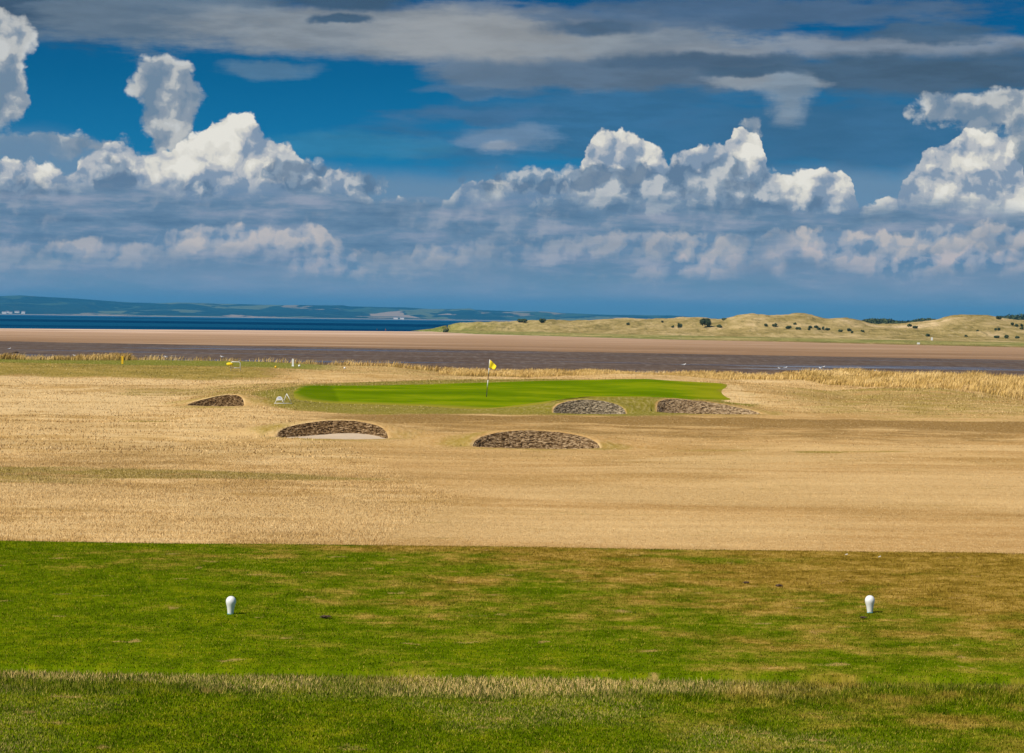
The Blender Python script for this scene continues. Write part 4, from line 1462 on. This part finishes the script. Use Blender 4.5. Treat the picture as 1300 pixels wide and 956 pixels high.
# ------------------------------------------------------------------ flagstick
p = on_ground(617.5, 505, 119, 150)
tp = at_y(621.8, 456.5, p.y)
r = empty('flagstick', (p.x, p.y, p.z + 0.03))
tag(r, 'striped flagstick leaning to the right on the green with a yellow flag', 'flagstick')
ax = Vector((tp.x - p.x, 0, tp.z - p.z - 0.03))
bands = [(0, .12, black), (.12, .27, dark_brown), (.27, .46, white), (.46, .62, dark_brown), (.62, .78, white), (.78, 1.0, white_worn)]
for a, b_, m_ in bands:
    tube('pole_band', [ax * a, ax * b_], [0.022, 0.020], m_, r)
vs = []; fs = []
nu, nv = 14, 8
ux = Vector((1, 0, 0)); dn = -ax.normalized()
for i in range(nu + 1):
    u = i / nu
    for j in range(nv + 1):
        v = j / nv
        hgt_ = 0.50 * (1 - 0.52 * u)
        q = ax * 0.995 + Vector((0.46 * u * (0.92 - 0.12 * v), -0.05 * math.sin(u * 7 + v * 2.2) * u ** 0.5 - 0.06 * u, 0)) + dn * (hgt_ * v + 0.36 * u ** 1.15)
        vs.append(q)
for i in range(nu):
    for j in range(nv):
        k = i * (nv + 1) + j
        fs.append((k, k + 1, k + nv + 2, k + nv + 1))
fl = mesh_py('flag', vs, fs, yellow_cloth, r)
sm = fl.modifiers.new('thick', 'SOLIDIFY'); sm.thickness = 0.006
tube('cup_rim', [(0.055 * math.cos(a), 0.055 * math.sin(a), -0.012) for a in np.linspace(0, 2 * math.pi, 25)], 0.004, white, r, 6)

# ------------------------------------------------------------------ sign stand beside the green
p = on_ground(360, 513, 119, 150)
sc_m = p.y / FPX                     # metres per photograph pixel at that distance
r = empty('sign_stand', p, 0.0)
tag(r, 'white wire stand of two A shapes with a domed white board, left of the green', 'sign stand')


def q_(x, y, dy=0.0):
    return Vector(((x / 11.82 - 80) * sc_m, dy, (67.0 - y / 11.82) * sc_m))


W_R = 0.014
for nm, pts in (('leg', [q_(812, 786), q_(842, 728)]), ('leg', [q_(948, 786), q_(922, 728)]), ('leg', [q_(934, 784, .05), q_(990, 636, .05)]), ('leg', [q_(1068, 784, .05), q_(990, 636, .05)])):
    tube(nm, pts, W_R, white, r)
tube('ground_bar', [q_(806, 782, -.02), q_(1072, 780, -.02)], W_R, white, r)
tube('cross_bar', [q_(836, 734), q_(930, 734)], W_R, white, r)
bd = [q_(832, 728), q_(930, 728), q_(928, 705), q_(912, 684), q_(884, 674), q_(858, 682), q_(838, 704)]
vs = [tuple(v + Vector((0, -0.012, 0))) for v in bd] + [tuple(v + Vector((0, 0.012, 0))) for v in bd]
nb_ = len(bd)
fs = [tuple(range(nb_)), tuple(range(2 * nb_ - 1, nb_ - 1, -1))] + [(k, nb_ + k, nb_ + (k + 1) % nb_, (k + 1) % nb_) for k in range(nb_)]
bo = mesh_py('board', vs, fs, white, r, False)
c0 = q_(864, 706, -.016); c1 = q_(908, 696, -.016)
vs = [(c0.x, c0.y, c0.z), (c1.x, c0.y, c0.z), (c1.x, c0.y, c1.z), (c0.x, c0.y, c1.z), (c0.x, c0.y + .004, c0.z), (c1.x, c0.y + .004, c0.z), (c1.x, c0.y + .004, c1.z), (c0.x, c0.y + .004, c1.z)]
BOXF = [(0, 1, 2, 3), (7, 6, 5, 4), (0, 4, 5, 1), (1, 5, 6, 2), (2, 6, 7, 3), (3, 7, 4, 0)]
mesh_py('blue_panel', vs, BOXF, blue_print, bo, False)

# ------------------------------------------------------------------ things on the back tee
p = on_ground(299, 471.5, 150, 196)
s_ = p.y / FPX
r = empty('tube_stand', p)
tag(r, 'white bent tube hoop with crossbar and a yellow sack hung on its left side', 'hoop stand')
Wd = 6.0 * s_; Hh = 12.0 * s_
arc = [(-Wd, 0, -0.05), (-Wd, 0, Hh * .8), (-Wd * .92, 0, Hh * .92), (-Wd * .75, 0, Hh), (Wd * .75, 0, Hh), (Wd * .92, 0, Hh * .92), (Wd, 0, Hh * .8), (Wd, 0, -0.05)]
tube('hoop', arc, 0.030, alu, r)
tube('crossbar', [(-Wd, 0, 4.4 * s_), (Wd, 0, 4.4 * s_)], 0.022, alu, r)
sack = lathe('sack', [(0.03, 0.44), (0.20, 0.45), (0.26, 0.50), (0.27, 0.56), (0.24, 0.62), (0.15, 0.66), (0.05, 0.67)], yellow_cloth, r, 20, (-Wd - 0.08, -0.06, 0))
sack.scale = (0.95, 0.5, 1.0)

p = on_ground(155.5, 462, 150, 196)
s_ = p.y / FPX
r = empty('distance_post', p)
tag(r, 'yellow square post standing on the green edge of the far left tee', 'post')


def box_v(w, d, z0, z1, bev=0.012):
    vs = []; 
    for z, k in ((z0, 0), (z1 - bev, 0), (z1, bev)):
        vs += [(-w + k, -d + k, z), (w - k, -d + k, z), (w - k, d - k, z), (-w + k, d - k, z)]
    fs = [(3, 2, 1, 0), (8, 9, 10, 11)]
    for a in (0, 4):
        for k in range(4):
            fs.append((a + k, a + (k + 1) % 4, a + 4 + (k + 1) % 4, a + 4 + k))
    return vs, fs


mesh_py('shaft', *box_v(1.25 * s_, 1.25 * s_, -0.1, 9.0 * s_), yellow, r, False)
mesh_py('cap', *box_v(1.4 * s_, 1.4 * s_, 9.0 * s_, 9.7 * s_), yellow, r, False)
p = on_ground(371.8, 465, 150, 196)
s_ = p.y / FPX
r = empty('distance_post', p)
tag(r, 'white post with a slanted top right of the yellow tee marker', 'post')
vs, fs = box_v(1.15 * s_, 1.15 * s_, -0.1, 9.0 * s_)
vs = [(x, y, z + (0.05 if (z > .3 and x < 0) else 0)) for x, y, z in vs]
mesh_py('shaft', vs, fs, white, r, False)
mesh_py('base_collar', *box_v(1.5 * s_, 1.5 * s_, -0.1, 0.05), white_worn, r, False)


def ball_marker(px, py, mat, lab, rad):
    p = on_ground(px, py, 150, 196)
    s_ = p.y / FPX * rad
    o = lathe('ball_marker', [(0.35 * s_, -0.05), (0.4 * s_, 0.15 * s_), (0.8 * s_, 0.45 * s_), (s_, 1.0 * s_), (0.92 * s_, 1.4 * s_), (0.6 * s_, 1.85 * s_), (0.2 * s_, 2.0 * s_), (0.02 * s_, 2.02 * s_)], mat, None, 20, p)
    tag(o, lab, 'tee marker', 'ball markers on the far tee')


ball_marker(350, 467.5, yellow, 'round yellow marker on the far tee between hoop stand and white post', 1.5)
ball_marker(380, 466, white, 'round white marker just right of the slanted white post', 1.5)
ball_marker(437.5, 468.5, white, 'round white marker alone on dry grass, rightmost on the far tee', 1.3)

# ------------------------------------------------------------------ gulls on the mud
gull_white = simple('white_feathers', (0.80, 0.79, 0.77), 0.7, var=0.04)
gull_grey = simple('grey_feathers', (0.34, 0.36, 0.39), 0.7, var=0.06)
leg_m = simple('orange_leg', (0.55, 0.25, 0.05), 0.6)


def make_gull():
    r = empty('gull', (0, 0, 0))
    pts = [(-0.30, 0, 0.20), (-0.22, 0, 0.215), (-0.12, 0, 0.225), (0, 0, 0.235), (0.10, 0, 0.25), (0.16, 0, 0.285), (0.19, 0, 0.33), (0.215, 0, 0.36), (0.25, 0, 0.362), (0.285, 0, 0.352), (0.31, 0, 0.345)]
    rad = [0.012, 0.035, 0.070, 0.085, 0.078, 0.052, 0.042, 0.048, 0.040, 0.016, 0.006]
    tube('body', pts, rad, gull_white, r, 14)
    tube('wing', [(-0.34, 0.02, 0.235), (-0.2, 0.055, 0.25), (-0.02, 0.07, 0.262), (0.10, 0.06, 0.25)], [0.01, 0.03, 0.045, 0.02], gull_grey, r, 8)
    tube('wing', [(-0.34, -0.02, 0.235), (-0.2, -0.055, 0.25), (-0.02, -0.07, 0.262), (0.10, -0.06, 0.25)], [0.01, 0.03, 0.045, 0.02], gull_grey, r, 8)
    tube('leg', [(0.0, 0.03, 0.18), (0.005, 0.03, 0.09), (0.0, 0.03, 0.0), (0.04, 0.03, 0.0)], 0.007, leg_m, r, 6)
    tube('leg', [(0.0, -0.03, 0.18), (0.005, -0.03, 0.09), (0.0, -0.03, 0.0), (0.04, -0.03, 0.0)], 0.007, leg_m, r, 6)
    return r


gull0 = make_gull()
GULLS = [(11.7, 444.5, 'white gull alone on the mud at the far left, upper left of a dark log'),
         (95, 453.5, 'white gull on the mud, left one of a close pair left of the yellow post'),
         (105.6, 454, 'white gull on the mud, right one of a close pair left of the yellow post'),
         (211, 455.3, 'white gull on the mud between the yellow post and the hoop stand'),
         (181, 462, 'white gull just behind the far tee, nearest to the yellow post'),
         (282, 455, 'white gull on the mud just above the yellow sack on the hoop'),
         (868, 465.5, 'lone white gull on the open mud right of the flag, above the green'),
         (990, 470, 'white gull, left one of a close pair in a puddle on the right mud'),
         (997, 469, 'white gull, right one of a close pair in a puddle on the right mud'),
         (1042, 469.5, 'white gull, lower left one of two standing together on the right mud'),
         (1045, 468, 'white gull, upper right one of two standing together on the right mud'),
         (1113, 473.5, 'white gull, rightmost on the mud, just above the tall golden grass'),
         (1068, 479.5, 'white gull low on the mud close behind the golden grass')]
for i, (px, py, lab) in enumerate(GULLS):
    if i == 0:
        o = gull0
    else:
        o = gull0.copy(); link(o)
        for ch in gull0.children:
            c_ = ch.copy(); link(c_, o)
    p = at_z(px, py, 0.07)
    o.location = (p.x, p.y, 0.03 + 0.07 * (p.y - 190) / (float(mud_back(p.x)) - 190) - 0.005)
    o.rotation_euler = (0, 0, rng.uniform(-0.6, 0.6) + (math.pi if i % 2 else 0))
    o.scale = (1.45,) * 3 if i == 6 else (1.25,) * 3
    tag(o, lab, 'gull', 'gulls on the mud flat')

# log on the mud
p = at_z(19.5, 448, 0.06)
o = tube('driftwood_log', [(-0.55, 0, 0.10), (-0.3, 0.02, 0.15), (0.1, -0.02, 0.18), (0.45, 0.03, 0.13), (0.62, 0.02, 0.09)], [0.10, 0.15, 0.19, 0.14, 0.07], dark_brown, loc=p)
tag(o, 'dark log lying on the mud at the far left below a gull', 'log')

# marker posts at the foot of the dunes
for px, py, h_, lab in ((1183, 432, 1.0, 'short white post standing on the flat green ground before the right dunes'),
                        (1166, 437, 0.5, 'low white stump at the beach edge, left below the short white post')):
    p = on_dune(px, py)
    o = mesh_py('marker_post', *box_v(0.36 if h_ > .8 else 0.5, 0.3, -0.2, h_ * 1.3), white_worn, None, False, p)
    tag(o, lab, 'post', 'white posts before the dunes')

# ------------------------------------------------------------------ walkers on the far beach
cloth_a = simple('dark_clothes', (0.05, 0.05, 0.07), 0.9)
cloth_b = simple('red_brown_clothes', (0.20, 0.08, 0.06), 0.9)


def walker(px, py, mat, lab, flip):
    p = at_z(px, py, 0.28)
    me = bpy.data.meshes.new('person')
    f = flip
    J = [((0, 0, 0.92), .13), ((0, 0, 1.15), .14), ((0, 0, 1.40), .15), ((0, 0, 1.52), .06), ((0.02, 0, 1.66), .10), ((0.02, 0, 1.74), .085),
         ((0.10, 0, 0.85), .09), ((0.14, 0.12 * f, 0.48), .065), ((0.16, 0.22 * f, 0.08), .045), ((0.17, 0.32 * f, 0.04), .04),
         ((-0.10, 0, 0.85), .09), ((-0.14, 0.02 * f, 0.48), .065), ((-0.16, -0.20 * f, 0.08), .045), ((-0.17, -0.10 * f, 0.04), .04),
         ((0.20, 0, 1.40), .06), ((0.26, -0.06 * f, 1.12), .045), ((0.27, 0.08 * f, 0.88), .035),
         ((-0.20, 0, 1.40), .06), ((-0.26, 0.06 * f, 1.12), .045), ((-0.27, 0.16 * f, 0.90), .035)]
    E = [(0, 1), (1, 2), (2, 3), (3, 4), (4, 5), (0, 6), (6, 7), (7, 8), (8, 9), (0, 10), (10, 11), (11, 12), (12, 13), (2, 14), (14, 15), (15, 16), (2, 17), (17, 18), (18, 19)]
    me.from_pydata([j[0] for j in J], E, [])
    me.materials.append(mat)
    o = bpy.data.objects.new('person', me)
    o.location = p
    link(o)
    sk = o.modifiers.new('skin', 'SKIN')
    for v, j in zip(me.skin_vertices[0].data, J):
        v.radius = (j[1], j[1])
    me.skin_vertices[0].data[0].use_root = True
    sb = o.modifiers.new('sub', 'SUBSURF'); sb.levels = 1; sb.render_levels = 1
    tag(o, lab, 'person', 'walkers on the far beach')


walker(478.6, 420.6, cloth_a, 'person in dark clothes walking on the far beach, left one of two', 1)
walker(489.5, 421.0, cloth_b, 'person in reddish clothes walking on the far beach, right one of two', -1)

# ------------------------------------------------------------------ bushes on the dunes
leaf_mat, T, bsdf = principled('gorse_leaves')
geo = T.n.new('ShaderNodeNewGeometry')
ln = T.noise(geo.outputs['Position'], 1.6, 3, 0.6)
T.put(bsdf.inputs['Base Color'], T.mix(T.ss(T.mad(T.attr('rnd'), 0.5, T.mul(ln, 0.6)), 0.3, 0.8), (0.018, 0.034, 0.008), (0.065, 0.095, 0.024)))
bsdf.inputs['Roughness'].default_value = 0.8
bark_mat = simple('bark', (0.10, 0.075, 0.05), 0.9)


def foliage(name, w, h, nleaf, leaf, seed, parent=None, loc=None, lobes=5, z0=0.0):
    g = np.random.default_rng(seed)
    cs_ = np.stack([g.uniform(-.3, .3, lobes) * w, g.uniform(-.3, .3, lobes) * w, z0 + g.uniform(.3, .62, lobes) * h], -1)
    rs = g.uniform(.30, .46, lobes)
    k = g.integers(0, lobes, nleaf)
    d = g.normal(size=(nleaf, 3)); d /= np.linalg.norm(d, axis=1)[:, None]
    rr = (0.45 + 0.6 * g.uniform(0, 1, nleaf) ** 0.5)[:, None]
    c = cs_[k] + d * rr * rs[k][:, None] * np.array([w * .62, w * .62, h * .85])
    c[:, 2] = np.maximum(c[:, 2], z0 * 0.8)
    u = g.normal(size=(nleaf, 3)); u /= np.linalg.norm(u, axis=1)[:, None]
    v = np.cross(u, d); v /= np.linalg.norm(v, axis=1)[:, None] + 1e-6
    L = leaf * g.uniform(.6, 1.3, nleaf)[:, None]
    V_ = np.stack([c - u * L, c - v * L * .7, c + u * L, c + v * L * .7], 1).reshape(-1, 3)
    o = mesh_np(name, V_, np.arange(4 * nleaf), 4, leaf_mat, False, parent, dict(rnd=np.repeat(g.uniform(0, 1, nleaf), 4)))
    if loc is not None:
        o.location = loc
    return o


LEFT = 'gorse bushes below the left tall dune'
RIGHT = 'gorse bushes below the right tall dune'
BUSH = [
    (663, 409.5, 13, 5, 'wide dark green bush on the low crest left of a rounder bush', None),
    (688, 410, 11, 6, 'rounded dark green bush on the low crest in the middle of the spit', None),
    (566, 422.5, 8, 4, 'small dark bush at the beach edge near the tip of the spit', None),
    (797, 412.6, 5, 3, 'tiny dark bush alone on the dune face left of the grassy hollows', None),
    (841, 409.5, 3, 2.5, 'tiny dark bush near the dune crest, above left of a bush pair', None),
    (854, 416, 3.5, 3, 'tiny dark bush, left one of a pair left of the big dark tree', None),
    (863, 416, 6, 6, 'dark bush, right and taller one of a pair left of the big dark tree', None),
    (913, 415.8, 10, 4, 'low wide dark bush just right of the big dark tree', None),
    (920, 406.6, 8, 3, 'low dark bush on the crest above right of the big dark tree', None),
    (1154, 414.8, 7, 3.5, 'dark low bush, left one of two below the distant tree line', None),
    (1161.5, 417, 8, 4, 'dark low bush, right one of two below the distant tree line', None),
    (1178, 427, 6, 3.5, 'dark bush on the flat ground just above the short white post', None),
    (1268.5, 406, 7, 5, 'round dark bush on the crest at the right end of the right tall dune', None),
    (1227, 427.5, 4, 2.5, 'tiny dark bush alone on flat ground below the right tall dune', None),
    (1241, 420.5, 3, 2, 'tiny dark bush at the foot of the right tall dune, left of the others', None)]
BUSH += [(x, y, w, h, l_, LEFT) for l_, (x, y, w, h) in zip(['leftmost gorse bush of the scatter, directly below the left tall dune summit', 'second gorse bush from the left in the scatter below the left tall dune', 'wide gorse bush low in the scatter, left one of a wide pair', 'wide gorse bush low in the scatter, right one of a wide pair', 'small gorse bush highest of the scatter, on the dune face above a wide pair', 'gorse bush upper left in the dense middle knot of the scatter', 'gorse bush lower left in the dense middle knot of the scatter', 'gorse bush at the top centre of the dense middle knot', 'gorse bush at the bottom centre of the dense middle knot', 'gorse bush right of centre in the dense middle knot', 'flat wide gorse bush at the right end of the dense middle knot', 'gorse bush alone between the dense middle knot and a close pair right of it', 'gorse bush, upper left one of the close pair right of the middle knot', 'small gorse bush, lower right one of the close pair right of the middle knot', 'rightmost small gorse bush of the scatter below the left tall dune'], (
    (972.5, 414.5, 4.5, 4), (983, 414.5, 6.5, 4), (1001, 417.5, 7.5, 4), (1013, 418.3, 7.5, 3), (1009, 412.5, 4, 3), (1029, 416.5, 5, 3.5), (1027, 419.3, 4, 3),
    (1036, 416.5, 6, 3.5), (1040, 419, 5.5, 3.5), (1044, 418.3, 4.5, 3.5), (1051, 419.3, 8, 3), (1067, 421.2, 5.5, 3), (1078, 420.6, 5.5, 3.8), (1082, 423, 3.5, 3), (1095, 421.6, 4.5, 2.5)))]
BUSH += [(x, y, w, h, l_, RIGHT) for l_, (x, y, w, h) in zip(['small gorse bush, left one of two touching, halfway down the right tall dune', 'small gorse bush, right one of two touching, halfway down the right tall dune', 'gorse bush, left one of three in the upper row at the right edge', 'gorse bush, middle one of three in the upper row at the right edge', 'gorse bush, right one of three in the upper row at the right edge', 'gorse bush at the right edge between the upper and lower rows', 'gorse bush, left one of three in the lower row at the right edge', 'gorse bush, middle one of three in the lower row at the right edge', 'gorse bush, right one of three in the lower row at the right edge'], (
    (1264, 419.6, 3.5, 3), (1268.5, 419.6, 4, 3.4), (1285, 413.2, 4.5, 3.5), (1290, 414.8, 5, 3.5), (1297, 414.6, 5, 3.5), (1297, 418.6, 5, 3.5), (1266, 429, 7.5, 3.5),
    (1277.6, 429.6, 6.5, 4.5), (1290, 429.6, 7.5, 3.5)))]
for i, (px, py, w, h, lab, grp) in enumerate(BUSH):
    p = on_dune(px, py)
    s_ = p.y / FPX
    o = foliage('gorse_bush', w * s_ * 0.98, h * s_ * 1.1, int(160 + 40 * w), 0.34, 100 + i, None, (p.x, p.y, p.z - 0.1), 5)
    tag(o, lab, 'bush', grp or 'bushes on the dunes')
p = on_dune(896, 416)
s_ = p.y / FPX
r = empty('tree', p)
tag(r, 'biggest dark tree on the dune crest with a two lobed crown', 'tree')
foliage('crown', 14.5 * s_, 12 * s_, 1500, 0.38, 900, r, (0, 0, 0.3), 8, 0.3)
tube('trunk', [(-0.4, 0, -0.3), (-0.3, 0, 0.8), (-0.8, 0.1, 2.2)], [0.22, 0.18, 0.10], bark_mat, r)
tube('trunk', [(0.5, 0, -0.3), (0.6, 0, 0.8), (1.0, 0.1, 2.0)], [0.20, 0.16, 0.09], bark_mat, r)

# distant tree line and wooded hill behind the dunes
def treeline(name, pxs, tops, Yd, depth, n, leaf, seed):
    g = np.random.default_rng(seed)
    px = g.uniform(min(pxs), max(pxs), n)
    Y = Yd + g.uniform(0, depth, n)
    top = 8 + (horizon(px) - np.interp(px, pxs, tops)) * Yd / FPX
    X = (px - 650) / FPX * Y
    cr = fbm(X / 9, Y / 14, 3, seed)
    H = top * (0.80 + 0.32 * cr)
    z = 1.5 + (H - 1.5) * g.uniform(0, 1, n) ** 0.45
    c = np.stack([X, Y, z], -1)
    u = g.normal(size=(n, 3)); u /= np.linalg.norm(u, axis=1)[:, None]
    v = g.normal(size=(n, 3)); v = np.cross(u, v); v /= np.linalg.norm(v, axis=1)[:, None]
    L = leaf * g.uniform(.6, 1.3, n)[:, None]
    V_ = np.stack([c - u * L, c - v * L * .7, c + u * L, c + v * L * .7], 1).reshape(-1, 3)
    o = mesh_np(name, V_, np.arange(4 * n), 4, leaf_mat, False, None, dict(rnd=np.repeat(g.uniform(0, 1, n), 4)))
    tag(o, kind='stuff')


treeline('far_woodland', [1088, 1096, 1104, 1120, 1132, 1138, 1150, 1165, 1180, 1200], [410.5, 405.5, 404.5, 405, 405.2, 408, 408.5, 405.5, 404.8, 409], 1900, 120, 12000, 1.0, 61)
treeline('far_woodland', [1255, 1266, 1280, 1300, 1340, 1400, 1500], [405, 401.5, 400, 398.8, 399, 402, 404], 2100, 200, 15000, 1.2, 62)

# ------------------------------------------------------------------ village across the firth
wallm = simple('pale_render', (0.74, 0.70, 0.62), 0.8)
roofm = simple('slate_roof', (0.16, 0.12, 0.11), 0.8)


hk = HZ.shape[1]
g = np.random.default_rng(5)
VILL = [(4, 1, 'leftmost tiny pale house of the village on the far left shore'), (9, 3, 'second tiny pale house from the left in the far shore village'),
        (14, 2, 'middle tiny pale house of the five in the far shore village'), (19, 4, 'second tiny pale house from the right in the far shore village'),
        (27, 2, 'rightmost tiny pale house of the village on the far left shore'), (500, 3, 'tiny pale house on the low far shore, left one of two near the spit'),
        (508, 2, 'tiny pale house on the low far shore, right one of two near the spit')]
for i, (px, row, lab) in enumerate(VILL):
    j = int(np.argmin(np.abs(hpx - px)))
    x, y, z = HXX[row + 1, j], HY[row + 1, j], HZ[row + 1, j]
    w = g.uniform(16, 30); d = g.uniform(10, 16); hh = g.uniform(8, 13)
    r = empty('house', (x, y, z - 3))
    tag(r, lab, 'house', 'village on the far left shore' if px < 100 else 'houses on the low far shore')
    mesh_py('wall', *box_v(w / 2, d / 2, 0, hh + 3, 0.05), wallm, r, False)
    a, b_, z0, z1 = w / 2 + .4, d / 2 + .4, hh + 3.02, hh + 8
    vs = [(-a, -b_, z0), (a, -b_, z0), (a, b_, z0), (-a, b_, z0), (-a, 0, z1), (a, 0, z1)]
    mesh_py('roof', vs, [(0, 1, 5, 4), (2, 3, 4, 5), (0, 4, 3), (1, 2, 5), (3, 2, 1, 0)], roofm, r, False)

# ------------------------------------------------------------------ haze
HAZE_DENSITY = 3.8e-5
vs = [(-24000, -600, -2), (24000, -600, -2), (24000, 21000, -2), (-24000, 21000, -2), (-24000, -600, 175), (24000, -600, 175), (24000, 21000, 175), (-24000, 21000, 175)]
hm = bpy.data.materials.new('haze')
hm.use_nodes = True
ht = hm.node_tree
ht.nodes.clear()
pv = ht.nodes.new('ShaderNodeVolumePrincipled')
pv.inputs['Color'].default_value = (0.07, 0.46, 0.86, 1)
pv.inputs['Density'].default_value = HAZE_DENSITY
pv.inputs['Anisotropy'].default_value = 0.0
ho = ht.nodes.new('ShaderNodeOutputMaterial')
ht.links.new(pv.outputs[0], ho.inputs['Volume'])
o = mesh_py('haze', vs, [(3, 2, 1, 0), (4, 5, 6, 7), (0, 1, 5, 4), (1, 2, 6, 5), (2, 3, 7, 6), (3, 0, 4, 7)], hm, None, False)
tag(o, kind='stuff')
